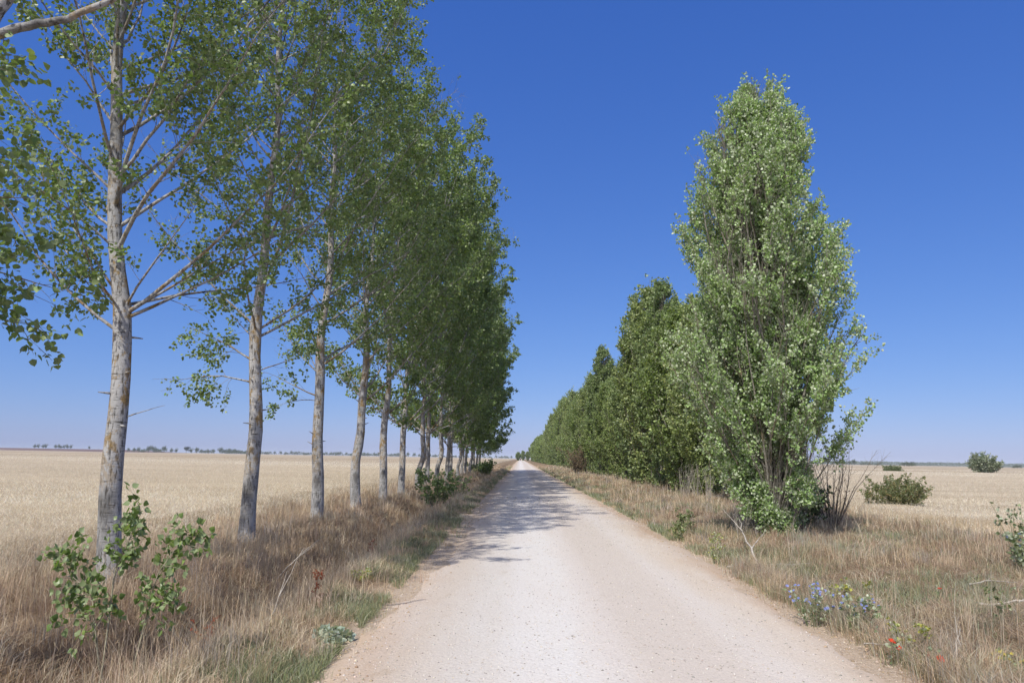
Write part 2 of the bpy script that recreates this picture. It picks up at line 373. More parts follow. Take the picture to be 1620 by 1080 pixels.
def tufts(rng, nc, xf, y0, y1, hr, cols, per=(18, 60), w0=.004, spread=.09, lean=(.1, .9)):
    """separate tussocks: blades fanning out of one root, each tussock of one tone and height"""
    cy = logy(rng, nc, y0, y1); cx = xf(rng, cy); m = rng.integers(per[0], per[1], nc); idx = np.repeat(np.arange(nc), m); n = len(idx)
    hc = rng.uniform(hr[0], hr[1], nc); cc = pal(rng, nc, cols, var=.2); a = rng.uniform(0, 6.283, n); d = np.abs(rng.normal(0, 1, n))
    rad_ = spread * d * (hc[idx] / .3 + .3)
    x = cx[idx] + np.cos(a) * rad_; y = cy[idx] + np.sin(a) * rad_
    tilt = rng.uniform(lean[0], lean[1], nc)[idx] * rng.uniform(.4, 1.3, n)
    wind = rng.uniform(0, 6.283, nc)[idx]; a2 = np.where(rng.random(n) < .45, wind + rng.normal(0, .5, n), a + rng.normal(0, .5, n))
    return blades(np.stack([x, y], 1), hc[idx] * rng.uniform(.45, 1.15, n), wscale(y, w0, .9) * rng.uniform(.6, 1.3, n), tilt, cc[idx] * (1 + rng.uniform(-.15, .15, (n, 1))), rng, az=a2, curve=.9)
def wscale(y, w0, k=1.0): return w0 * np.maximum(1, y / 9.0) ** k
# --- left verge, dry
P = []
n = 130000; y = logy(rng, n, 2.6, 150); x = rng.uniform(-6.9, -1.4, n)
cl = vnoise(x * 1.1, y * 1.1, 41); cl2 = vnoise(x * 3.3, y * 3.3, 42)
keep = (cl * .6 + cl2 * .4 > .25 + .22 * rng.random(n)) & ~((x > -1.95) & (y < 9) & (rng.random(n) < .6)) & ((x < -1.75) | (y > 7)); keep &= ~((np.abs(x + 3.1) < .55) & (vnoise(x * .9, y * .45, 45) > .45) & (rng.random(n) < .85))
x, y, cl = x[keep], y[keep], cl[keep]; n = len(x)
hh = (0.10 + .34 * cl ** 1.2) * rng.uniform(.45, 1.25, n) * (0.45 + .55 * sstep(-1.5, -2.6, x)) * (1 - .25 * sstep(-5.6, -6.4, x))
c = pal(rng, n, STRAW); br = (vnoise(x * .8, y * .5, 43) > .48) & (x < -2.4); c[br] = pal(rng, br.sum(), BROWN)
P.append(blades(np.stack([x, y], 1), hh, wscale(y, .0048, .9) * rng.uniform(.6, 1.3, n), rng.uniform(.1, 1.25, n), c, rng, curve=.9))
P.append(tufts(rng, 2600, lambda r, y: r.uniform(-6.8, -2.1, len(y)), 2.8, 110, (.14, .5), STRAW + BROWN + [(.62, .55, .40), (.30, .22, .15), (.46, .42, .35), (.36, .33, .27)]))
P.append(tufts(rng, 1200, lambda r, y: r.normal(-2.1, .3, len(y)), 2.8, 110, (.08, .3), STRAW + GREEN[2:] + [(.62, .55, .40)]))
# matted old hay lying low in the ditch
n = 80000; y = logy(rng, n, 2.6, 60); x = rng.normal(-3.7, 1.0, n); x = np.clip(x, -6.5, -1.7)
P.append(blades(np.stack([x, y], 1), rng.uniform(.15, .45, n), wscale(y, .004), rng.uniform(1.0, 1.5, n), pal(rng, n, BROWN + STRAW[:2]), rng))
# tall wispy stalks with heads
n = 9000; y = logy(rng, n, 3, 90); x = rng.uniform(-6.9, -1.9, n)
k = vnoise(x * .7, y * .7, 44) > .42; x, y = x[k], y[k]; n = len(x)
P.append(blades(np.stack([x, y], 1), rng.uniform(.4, .85, n) * (.6 + .4 * sstep(-1.8, -3, x)), wscale(y, .0026), rng.uniform(.02, .5, n), pal(rng, n, STRAW[:3]), rng, heads=(.06, .009)))
V, F, c = join(P); tag(mesh_np('dry_grass', V, F, M['straw'], col=c), 'dry straw coloured grass along the ditch left of the track', 'grass', kind='stuff')
# --- green weeds left
P = []
n = 100000; y = logy(rng, n, 2.6, 130); x = -1.45 - np.abs(rng.normal(0, .55, n))
k = (vnoise(x * 1.7, y * .9, 51) + .25 * vnoise(x * 6, y * 6, 52) > .55) & (x > -3.3); x, y = x[k], y[k]; n = len(x)
P.append(blades(np.stack([x, y], 1), rng.uniform(.04, .17, n) * (.5 + .9 * vnoise(x * 2, y * 2, 53)), wscale(y, .006, .9), rng.uniform(.1, 1.2, n), pal(rng, n, GREEN + GREY), rng))
V, F, c = join(P); tag(mesh_np('green_weeds', V, F, M['straw'], col=c), 'low green weeds edging the left side of the track', 'weeds', kind='stuff')
# --- right verge
P = []
n = 120000; y = logy(rng, n, 2.8, 170); x = rng.uniform(3.12, 3.12 + np.minimum(10.0, np.maximum(2.0, .78 * y - 2.4)), n)
cl = vnoise(x * .9, y * .9, 61); cl2 = vnoise(x * 3, y * 3, 62)
keep = (cl * .6 + cl2 * .4 > .22 + .25 * rng.random(n)); x, y, cl, cl2 = x[keep], y[keep], cl[keep], cl2[keep]; n = len(x)
low = sstep(3.4, 4.2, x) * (1 - sstep(8.5, 12, y))          # trampled flat patch in the near right corner
hh = (0.08 + .30 * cl) * rng.uniform(.4, 1.25, n) * (.5 + .5 * sstep(3.1, 4, x)) * (1 - .86 * low)
c = pal(rng, n, STRAW); br = vnoise(x * .9, y * .7, 63) > .58; c[br] = pal(rng, br.sum(), BROWN + STRAW[:1])
P.append(blades(np.stack([x, y], 1), hh, wscale(y, .0046, .9) * rng.uniform(.6, 1.3, n), rng.uniform(.1, 1.15, n) + .35 * low, c, rng, curve=.9))
def rx_(r, y): return r.uniform(3.15, 3.15 + np.minimum(9.5, np.maximum(1.8, .77 * y - 2.4)))
def keep_far(r, y):
    x = rx_(r, y); b_ = (y < 11) & (x > 3.7) & (r.random(len(y)) < .9); return np.where(b_, r.uniform(3.1, 3.7, len(y)), x)
P.append(tufts(rng, 3000, keep_far, 3.2, 120, (.10, .42), STRAW + BROWN + [(.64, .57, .43), (.30, .21, .15), (.46, .42, .36), (.38, .35, .30), (.33, .34, .22)]))
P.append(tufts(rng, 260, lambda r, y: r.uniform(3.8, 3.8 + np.maximum(1, .5 * y)), 5.5, 11, (.05, .2), GREEN + GREY, per=(12, 40), lean=(.2, 1.2)))
P.append(tufts(rng, 900, keep_far, 3.2, 60, (.08, .26), GREEN + GREY + GREY, spread=.12))
n = 170000; y = logy(rng, n, 3.5, 40); x = rng.uniform(3.5, 3.5 + np.minimum(9, np.maximum(1.6, .75 * y - 2)), n)
P.append(blades(np.stack([x, y], 1), rng.uniform(.1, .4, n), wscale(y, .0035), rng.uniform(1.15, 1.54, n), pal(rng, n, BROWN + BROWN + STRAW + [(0.30, .26, .22), (.22, .175, .14), (.62, .57, .48), (.44, .40, .35), (.36, .33, .29), (.27, .29, .18)], var=.3), rng))
n = 9000; y = logy(rng, n, 4, 120); x = rng.uniform(3.3, np.minimum(12.5, .75 * y + 2), n)
k = vnoise(x * .6, y * .6, 64) > .5 + .15 * (1 - sstep(7, 12, y)); x, y = x[k], y[k]; n = len(x)
P.append(blades(np.stack([x, y], 1), rng.uniform(.35, .8, n) * (.55 + .45 * sstep(3, 4.5, x)), wscale(y, .0027), rng.uniform(.02, .45, n), pal(rng, n, STRAW[:3] + [(.45, .41, .34)]), rng, heads=(.06, .009)))
V, F, c = join(P); tag(mesh_np('dry_grass', V, F, M['straw'], col=c), 'matted dry grass and litter on the verge right of the track', 'grass', kind='stuff')
P = []
n = 190000; y = logy(rng, n, 3, 120); x = 3.1 + np.abs(rng.normal(0, 1.0, n)) + (rng.random(n) < .35) * rng.uniform(0, 7, n) * np.minimum(1, y / 14)
k = vnoise(x * 1.4, y * .9, 71) + .3 * vnoise(x * 5, y * 5, 72) > .60 + .08 * sstep(4, 6, x); x, y = x[k], y[k]; n = len(x)
P.append(blades(np.stack([x, y], 1), rng.uniform(.05, .22, n) * (.5 + .9 * vnoise(x * 2, y * 2, 73)), wscale(y, .006, .9), rng.uniform(.1, 1.2, n), pal(rng, n, GREEN + GREY + GREY), rng))
V, F, c = join(P); tag(mesh_np('green_weeds', V, F, M['straw'], col=c), 'grey green weeds scattered over the right verge', 'weeds', kind='stuff')
# --- wheat stalks
WH = [(0.8617, 0.7692, 0.6189), (0.9071, 0.827, 0.6813), (0.7936, 0.6874, 0.5319), (0.93, 0.886, 0.7673)]
def wheat(sgn, edge, n, y0, y1, label):
    y = logy(rng, n, y0, y1); e = edge(y); far = np.maximum(.80 * y + 1.5, np.abs(e) + 1.0)
    x = sgn * (np.abs(e) + (far - np.abs(e)) * rng.random(n) ** 1.2)
    d = np.abs(x) - np.abs(e)
    z = -.05 + (CAN - .03) * sstep(0, .9, d)
    h = rng.uniform(.05, .17, n)
    r_ = np.hypot(x, y)
    V, F, c = blades(np.stack([x, y], 1), h, .0034 * np.maximum(1, r_ / 11), rng.uniform(.1, 1.0, n), pal(rng, n, WH), rng, heads=(.075, .012), zoff=z)
    band = .80 + .34 * sstep(.25, .7, vnoise(x * .012 + 3, y * .05, 81)) + .05 * vnoise(x * .5, y * .5, 82)
    band = band * (1 - .10 * np.exp(-((np.mod(x + .9 * y, 24) - 12) / .35) ** 2))
    c = c * np.repeat(band, len(c) // len(band))[:, None]
    tag(mesh_np('wheat', V, F, M['straw'], col=np.clip(c, 0, .93)), label, 'wheat', kind='stuff')
wheat(-1, fl_edge, 260000, 5.5, 220, 'ripe pale wheat ears standing in the left field')
wheat(1, fr_edge, 180000, 12, 240, 'ripe pale wheat ears standing in the right field')

# ------------------------------------------------------------------ pebbles
def pebbles(n, xf, a, b, smin, smax, seed, cols):
    r = np.random.default_rng(seed); y = logy(r, n, a, b); x = xf(r, n)
    s = smin + (smax - smin) * r.random(n) ** 4; s = s * np.maximum(1, y / 12)
    base = np.array([[1, 0, 0], [0.3, .9, 0], [-.8, .6, 0], [-.8, -.6, 0], [.3, -.95, 0], [0.1, 0.05, .75], [0, 0, -.5]], float)
    F = np.array([[0, 1, 5], [1, 2, 5], [2, 3, 5], [3, 4, 5], [4, 0, 5], [1, 0, 6], [2, 1, 6], [3, 2, 6], [4, 3, 6], [0, 4, 6]])
    a_ = r.uniform(0, 6.28, n); ca, sa = np.cos(a_), np.sin(a_)
    B = base[None] * s[:, None, None] * r.uniform(.7, 1.25, (n, 7, 1))
    bx = B[..., 0] * ca[:, None] - B[..., 1] * sa[:, None] * .75; by = B[..., 0] * sa[:, None] + B[..., 1] * ca[:, None] * .75
    gz = np.where((x > ROAD_L - .1) & (x < ROAD_R + .1), np.maximum(road_z(x, y), ground_z(x, y)), ground_z(x, y))
    V = np.stack([bx + x[:, None], by + y[:, None], B[..., 2] * .8 + gz[:, None]], -1).reshape(-1, 3)
    f = (np.arange(n)[:, None, None] * 7 + F[None]).reshape(-1, 3)
    return V, [f], np.repeat(pal(r, n, cols, var=.2), 7, 0)
SC = [(0.50, 0.47, 0.42), (0.54, 0.51, 0.46), (0.45, 0.39, 0.32), (0.46, 0.40, 0.33), (0.27, 0.25, 0.22)]
p1 = pebbles(30000, lambda r, n: r.uniform(-1.4, 2.8, n), 3.8, 30, .003, .014, 1, SC)
p2 = pebbles(9000, lambda r, n: np.where(r.random(n) < .55, r.normal(-1.45, .2, n), r.normal(3.05, .15, n)), 3.8, 26, .005, .022, 2, [(0.42, .31, .21), (.52, .43, .34), (.34, .25, .16)])
V, F, c = join([p1, p2])
M['peb'] = leaf_mat('gravel', None, 0, 0.0, .9, .2)
tag(mesh_np('gravel', V, F, M['peb'], col=c), 'loose small gravel lying on the pale track', 'gravel', kind='stuff')

# ------------------------------------------------------------------ tree growing
def nrm(v): return v / (np.linalg.norm(v) + 1e-9)
def perp(d, rg):
    a = rg.normal(size=3); a -= a.dot(d) * d; return nrm(a)
class Grow:
    def __init__(s, seed): s.r = np.random.default_rng(seed); s.V = []; s.F = []; s.T = []; s.n = 0; s.lp = []; s.ld = []; s.lk = []
    def tube(s, P, rad, k, rough=0.0):
        P = np.asarray(P, float); rad = np.asarray(rad, float); m = len(P)
        d = np.gradient(P, axis=0); d /= (np.linalg.norm(d, axis=1)[:, None] + 1e-9)
        ref = np.array([1., 0, 0]) if abs(d[0][0]) < .8 else np.array([0, 1., 0])
        a = np.cross(d, ref); a /= (np.linalg.norm(a, axis=1)[:, None] + 1e-9); b = np.cross(d, a)
        t = np.arange(k) * 2 * math.pi / k
        rr = rad[:, None] * (1 + rough * s.r.uniform(-1, 1, (m, k)))
        V = P[:, None] + rr[..., None] * (a[:, None] * np.cos(t)[None, :, None] + b[:, None] * np.sin(t)[None, :, None])
        s.V.append(V.reshape(-1, 3))
        i = (np.arange(m - 1)[:, None] * k + np.arange(k)[None]); j = (np.arange(m - 1)[:, None] * k + (np.arange(k)[None] + 1) % k)
        s.F.append(np.stack([i, j, j + k, i + k], -1).reshape(-1, 4) + s.n)
        s.n += m * k
    def path(s, p, d, L, seg, up, wob, inside=None):
        P = [p]; st = L / seg
        for i in range(seg):
            d = nrm(d + np.array([0, 0, up]) + s.r.normal(0, wob, 3))
            q = P[-1] + d * st
            if inside is not None and not inside(q): break
            P.append(q)
        return P, d
    def mesh(s, name, mat, parent): return mesh_np(name, np.concatenate(s.V), [np.concatenate(s.F)], mat, parent, smooth=True)
    def leaves(s, size, cols, probs, per, spread, droop=.3, up=.35, szvar=.3, patch=None):
        """leaf quads around the twig anchors"""
        r = s.r; P = np.array(s.lp); D = np.array(s.ld)
        if patch:
            q = P * patch[0] * np.array([1, 1, patch[2] if len(patch) > 2 else 1.0]); f = .5 * vnoise(q[:, 0] + q[:, 2] * .7, q[:, 1] - q[:, 2] * .8, 5) + .5 * vnoise(q[:, 0] * 1.3 - q[:, 1], q[:, 2] * 1.2 + q[:, 1] * .4, 6)
            k = f + r.uniform(-.06, .06, len(P)) > patch[1]; P, D = P[k], D[k]
        P = np.repeat(P, per, 0); D = np.repeat(D, per, 0); n = len(P)
        off = r.normal(0, 1, (n, 3)); off /= np.linalg.norm(off, axis=1)[:, None]
        P = P + off * spread * r.uniform(.3, 1, (n, 1)) + D * r.uniform(-.5, .5, (n, 1)) * spread
        ax = off * .8 + D * .5 + np.array([0, 0, -droop]) + r.normal(0, .35, (n, 3)); ax /= np.linalg.norm(ax, axis=1)[:, None]
        nn = r.normal(0, 1, (n, 3)) + np.array([0, 0, up * 2]); nn -= (nn * ax).sum(1)[:, None] * ax; nn /= np.linalg.norm(nn, axis=1)[:, None]
        side = np.cross(ax, nn); sz = size * (1 + r.uniform(-szvar, szvar, (n, 1)))
        tip = P + ax * sz; mid = P + ax * sz * .38
        fold = nn * sz * .10
        m2 = P + ax * sz * .66; m1 = P + ax * sz * .24
        V = np.stack([P, m1 + side * sz * .46 + fold, m2 + side * sz * .34 + fold, tip, m2 - side * sz * .34 + fold, m1 - side * sz * .46 + fold], 1).reshape(-1, 3)
        b = np.arange(n)[:, None] * 6
        F = np.concatenate([b + np.array([0, 1, 2, 3]), b + np.array([0, 3, 4, 5])])
        c = pal(r, n, cols, probs, .22)
        print('LEAVES', n)
        return V, F, np.repeat(c, 6, 0)

GL = [(0.1369, 0.2034, 0.0504), (0.1846, 0.2606, 0.0728), (0.1012, 0.159, 0.0424), (0.2263, 0.2923, 0.1061)]
def row_poplar(seed, H=13.5, r0=.17, h0=3.2, bend=(), np_=46, size=.075, per=3, rad=lambda az, h: 3.2, extra=(), lowk=5, dens=1.0, name='poplar_tree', sides=14, tw=1.0, twmat='bark', taper=.75, thin=.40, limbs=()):
    g = Grow(seed); r = g.r
    root = empty(name, (0, 0, 0))
    zs = np.concatenate([[-.25, 0, .12, .3], np.linspace(.6, H, 30)])
    wx = np.interp(zs, *zip(*[(b[0], b[1]) for b in bend])) if bend else zs * 0
    wy = np.interp(zs, *zip(*[(b[0], b[2]) for b in bend])) if bend else zs * 0
    ph = r.uniform(0, 6, 4)
    wx = wx + .05 * np.sin(zs * .9 + ph[0]) * np.clip(zs / 2, 0, 1) + .03 * np.sin(zs * 2.1 + ph[1]) * np.clip(zs / 2, 0, 1)
    wy = wy + .06 * np.sin(zs * .8 + ph[2]) * np.clip(zs / 2, 0, 1)
    P = np.stack([wx, wy, zs], 1)
    rd = r0 * (1 - .35 * np.clip(zs / 3, 0, 1) ** .8 * .55) * np.clip(1 - np.clip((zs - 2.0) / (H - 2.0), 0, 1), .03, 1) ** 1.02
    rd *= 1 + .28 * np.exp(-np.clip(zs, 0, 9) / .16) + .14 * np.exp(-((zs - h0) / .3) ** 2)
    g.tube(P, rd, sides, .045)
    def tp(h): return np.array([np.interp(h, zs, wx), np.interp(h, zs, wy), h]), np.interp(h, zs, rd)
    # dead stubs
    for k in range(5):
        h = r.uniform(1.6, h0); p, rr = tp(h); a = r.uniform(0, 6.28)
        d = nrm(np.array([math.cos(a), math.sin(a), r.uniform(-.1, .5)])); g.tube([p + d * rr * .7, p + d * (rr + .05), p + d * (rr + r.uniform(.07, .16))], [.018, .013, .006], 5)
    specs = []
    for i in range(np_):
        t = i / np_; h = h0 + (H * .93 - h0) * t ** .95 + r.uniform(-.15, .15)
        if i < lowk: h = h0 + r.uniform(-.25, .25)
        a = i * 2.399 + r.uniform(-.4, .4)
        th = R(58 - 30 * t + r.uniform(-9, 9))
        Rm = rad(a, h) * (1 - taper * max(0, (t - .3) / .7) ** 1.7) * r.uniform(.72, 1.08)
        L = Rm / math.sin(th) * .95
        specs.append((h, a, th, L, min(.38 * tp(h)[1], .004 + .0068 * L), .035 + .02 * r.random(), 1.0))
    specs += list(extra)
    for pts, lr in limbs:
        k = len(pts) * 4; t_ = np.linspace(0, len(pts) - 1, k); pp = np.array(pts, float)
        Q = np.stack([np.interp(t_, np.arange(len(pts)), pp[:, j]) for j in range(3)], 1); Q[1:-1] = (Q[:-2] + Q[1:-1] * 2 + Q[2:]) / 4 + r.normal(0, .004, (k - 2, 3))
        g.tube(Q, lr * (1 - .6 * np.linspace(0, 1, k)), 9, .05)
    for (h, a, th, L, br, up, lf) in specs:
        p, rr = tp(h); d = np.array([math.sin(th) * math.cos(a), math.sin(th) * math.sin(a), math.cos(th)])
        seg = max(5, int(L / .35)); PP, _ = g.path(p, d, L, seg, up if up >= 0 else 0, .075)
        if up < 0: PP = [q + np.array([0, 0, up * (i / seg) ** 2 * L]) for i, q in enumerate(PP)]
        PP = np.array(PP); m = len(PP)
        br = max(br, .008)
        g.tube(PP, br * (1 - .88 * np.linspace(0, 1, m) ** .8), 7 if br > .03 else 5, .03)
        if lf <= 0: continue
        ns = int(max(4, L * 5.2 * tw * lf))
        for j in range(ns):
            t2 = .22 + .78 * (j + r.random()) / ns; fi = t2 * (m - 1); i0 = min(int(fi), m - 2); q = PP[i0] + (PP[i0 + 1] - PP[i0]) * (fi - i0)
            dd = nrm(PP[i0 + 1] - PP[i0]); s2 = nrm(dd * r.uniform(.5, 1.1) + perp(dd, r) * r.uniform(.6, 1.0) + np.array([0, 0, .12 if up >= 0 else -.25]))
            L2 = (.28 + .36 * L * .3 * (1.25 - t2)) * r.uniform(.6, 1.3)
            Q, _ = g.path(q, s2, L2, 5, .03 if up >= 0 else -.08, .13); Q = np.array(Q)
            g.tube(Q, max(.0035, br * .28 * (1.1 - t2)) * (1 - .8 * np.linspace(0, 1, len(Q))), 3)
            nt_ = max(2, int(L2 / .10))
            for k in range(nt_):
                t3 = .25 + .75 * (k + r.random()) / nt_; f3 = t3 * (len(Q) - 1); i3 = min(int(f3), len(Q) - 2); u_ = Q[i3] + (Q[i3 + 1] - Q[i3]) * (f3 - i3)
                e = nrm(nrm(Q[i3 + 1] - Q[i3]) + perp(s2, r) * .9); L3 = r.uniform(.08, .26)
                if r.random() < .55: g.tube([u_, u_ + e * L3 * .9], [.003, .0015], 3)
                nl = 1 + int(r.random() < .6 * dens) + int(r.random() < .5)
                for w in range(nl): g.lp.append(u_ + e * L3 * (w + 1) / nl); g.ld.append(e)
    tk = g.mesh('trunk', M[twmat], root)
    V, F, c = g.leaves(size, GL, [.35, .3, .2, .15], per, size * .95 + .02, patch=(1.25, thin))
    cr = mesh_np('crown', V, [F], M['poplar_leaf'], root, c)
    return root
ORD = 'first second third fourth fifth sixth seventh eighth ninth tenth eleventh twelfth thirteenth fourteenth fifteenth sixteenth seventeenth eighteenth nineteenth twentieth'.split()
TENS = {20: 'twenty', 30: 'thirty', 40: 'forty', 50: 'fifty', 60: 'sixty', 70: 'seventy', 80: 'eighty'}
def ordinal(k):
    if k <= 20: return ORD[k - 1]
    t, u_ = k // 10 * 10, k % 10
    return TENS[t] + '-' + ORD[u_ - 1] if u_ else TENS[t][:-1] + 'ieth'
LR = 'poplars in the row left of the track'
def Rsym(b): return lambda a, h: b * (1 + .15 * math.sin(3 * a + h)) + .75 * math.cos(a)
# T0: stands just left of the frame, only some of its branches reach into view
t0 = row_poplar(100, H=11, h0=3.4, np_=30, rad=lambda a, h: 1.25 + .9 * max(0, -math.cos(a)), per=4, size=.055, thin=.2,
                limbs=[([(.0, 0, 3.7), (.6, .03, 4.15), (1.1, .05, 4.4), (1.3, .03, 4.8), (1.4, 0, 5.2)], .07), ([(1.08, .05, 4.38), (1.35, .05, 4.50), (1.65, .05, 4.56), (1.98, .1, 4.76), (2.12, .1, 4.95)], .036)],
                extra=[(3.3, R(42), R(75), 1.5, .02, -.12, 1.6), (3.0, R(66), R(80), 1.7, .02, -.08, 1.9), (3.5, R(56), R(66), 1.6, .02, -.02, 1.6), (2.9, R(54), R(85), 1.5, .016, -.12, 1.8)])
t0.location = (-4.9, 4.45, 0)
tag(t0, 'nearest poplar, its bare lichened limb crossing the upper left corner of the picture', 'tree', LR)
t1 = row_poplar(101, H=14.2, r0=.135, bend=[(0, .07, 0), (1.5, -.04, 0), (2.8, -.17, 0), (3.5, -.2, 0), (4.1, -.3, 0), (5.4, -.46, .05), (7, -.55, .1), (13, -.8, .2)], np_=72, rad=Rsym(2.9), dens=1.3, per=6, size=.05, taper=.6, thin=.38,
                extra=[(1.95, R(5), R(62), .62, .012, -.12, 0), (3.25, R(8), R(62), 2.4, .026, .01, .6), (3.3, R(25), R(48), 2.2, .024, .02, .7), (3.35, R(-20), R(40), 2.0, .02, .02, .8), (3.4, R(170), R(50), 2.3, .026, .03, .8), (3.5, R(195), R(36), 2.2, .02, .03, .8)])
t1.location = (-4.93, 8.75, 0)
tag(t1, 'thick pale poplar with orange lichen on its trunk, the leftmost trunk in view', 'tree', LR)
t2 = row_poplar(102, H=14.2, taper=.65, r0=.145, bend=[(0, 0, 0), (1.4, -.03, 0), (3.0, -.05, 0), (4.4, -.11, .05), (6.6, -.08, .1), (13, -.2, .3)], h0=3.8, np_=58, rad=Rsym(2.9), dens=1.1, per=5, size=.056,
                extra=[(2.9, R(175), R(72), 1.7, .022, -.16, 1.5), (3.3, R(160), R(60), 1.9, .025, -.15, 1.4), (3.1, R(10), R(60), 1.1, .015, -.1, .6)])
t2.location = (-4.88, 13.1, 0)
tag(t2, 'grey shaded poplar with drooping leafy branches, second trunk from the left', 'tree', LR)
t3 = row_poplar(103, H=14.4, r0=.15, bend=[(0, 0, 0), (2.2, -.06, 0), (5, -.1, 0), (13, -.15, .3)], h0=3.7, np_=48, rad=Rsym(3.1), dens=1.1, per=5, size=.062,
                extra=[(3.0, R(190), R(68), 1.6, .022, -.14, 1.2), (2.9, R(165), R(78), 1.3, .014, -.14, 1.0)])
t3.location = (-4.85, 17.4, 0)
tag(t3, 'pale poplar with a lichen patch at head height, third trunk from the left', 'tree', LR)
t4 = row_poplar(104, H=13.0, r0=.155, bend=[(0, 0, 0), (1.5, -.12, 0), (2.3, -.03, 0), (3.9, .04, 0), (13, .1, .2)], h0=3.4, np_=46, rad=Rsym(3.6), per=4, size=.08)
t4.location = (-4.85, 21.6, 0)
tag(t4, 'dark poplar leaning towards the track above knee height, fourth trunk from the left', 'tree', LR)
t5 = row_poplar(105, H=13.2, r0=.15, h0=3.2, taper=.6, bend=[(0, 0, 0), (3, -.07, 0), (6, 0, 0), (14, .3, 0)], np_=46, rad=Rsym(3.3), per=4, size=.085); t5.location = (-4.85, 25.8, 0)
tag(t5, 'mottled straight poplar just right of the leaning one, fifth trunk from the left', 'tree', LR)
tA = row_poplar(106, H=13.6, taper=.5, bend=[(0, 0, 0), (3, -.05, 0), (6, .2, 0), (15, 1.5, 0)], thin=.465, r0=.145, h0=2.8, np_=48, rad=Rsym(4.1), size=.10, per=4, dens=1.3, sides=10, tw=.8,
                extra=[(2.9, R(20), R(45), 3.4, .05, .03, .8), (2.9, R(200), R(45), 3.2, .05, .03, .8)])
tB = row_poplar(107, H=14.0, taper=.5, r0=.145, h0=2.7, np_=48, rad=Rsym(4.3), size=.10, per=4, dens=1.3, sides=10, tw=.8, bend=[(0, 0, 0), (.9, .02, 0), (1.7, .3, 0), (2.6, .12, 0), (6, .1, 0), (15, 1.4, 0)], thin=.465)
tC = row_poplar(108, H=14.2, taper=.5, bend=[(0, 0, 0), (6, .1, 0), (15, 1.3, 0)], thin=.42, r0=.14, h0=2.4, np_=46, rad=Rsym(4.1), size=.13, per=4, dens=1.3, sides=8, tw=.65,
                extra=[(2.5, R(-20), R(70), 2.6, .03, -.12, 1.2), (2.3, R(10), R(75), 2.2, .03, -.14, 1.2)])
src = [tA, tB, tC]; first = [True] * 3
rr = random.Random(3)
seq = [0, 1, 0, 1, 2, 0, 1, 2, 2, 1, 2, 0, 2, 2]
desc = ['forked poplar with heavy limbs', 'poplar with an S-bend low in its pale trunk', 'slim straight poplar', 'slender poplar with a slight bend', 'densely leaved poplar']
for i, k in enumerate(seq):
    t = src[k] if first[k] else copy_tree(src[k]); first[k] = False
    y = 30.0 + 4.25 * i
    t.location = (-4.85 + rr.uniform(-.12, .12), y, 0); t.rotation_euler.z = [0, 0, -.5, .5, .0][i] if i < 5 else rr.uniform(-.6, .6)
    s_ = rr.uniform(.93, 1.03); t.scale = (s_, s_, s_ * rr.uniform(.96, 1.02))
    d_ = desc[i] if i < 5 else 'densely leaved poplar'
    lab = d_ + ', %s trunk from the left' % ordinal(i + 6)
    if i == len(seq) - 1: lab = 'farthest poplar of the left row, low twigs hanging over the verge'
    tag(t, lab, 'tree', LR)

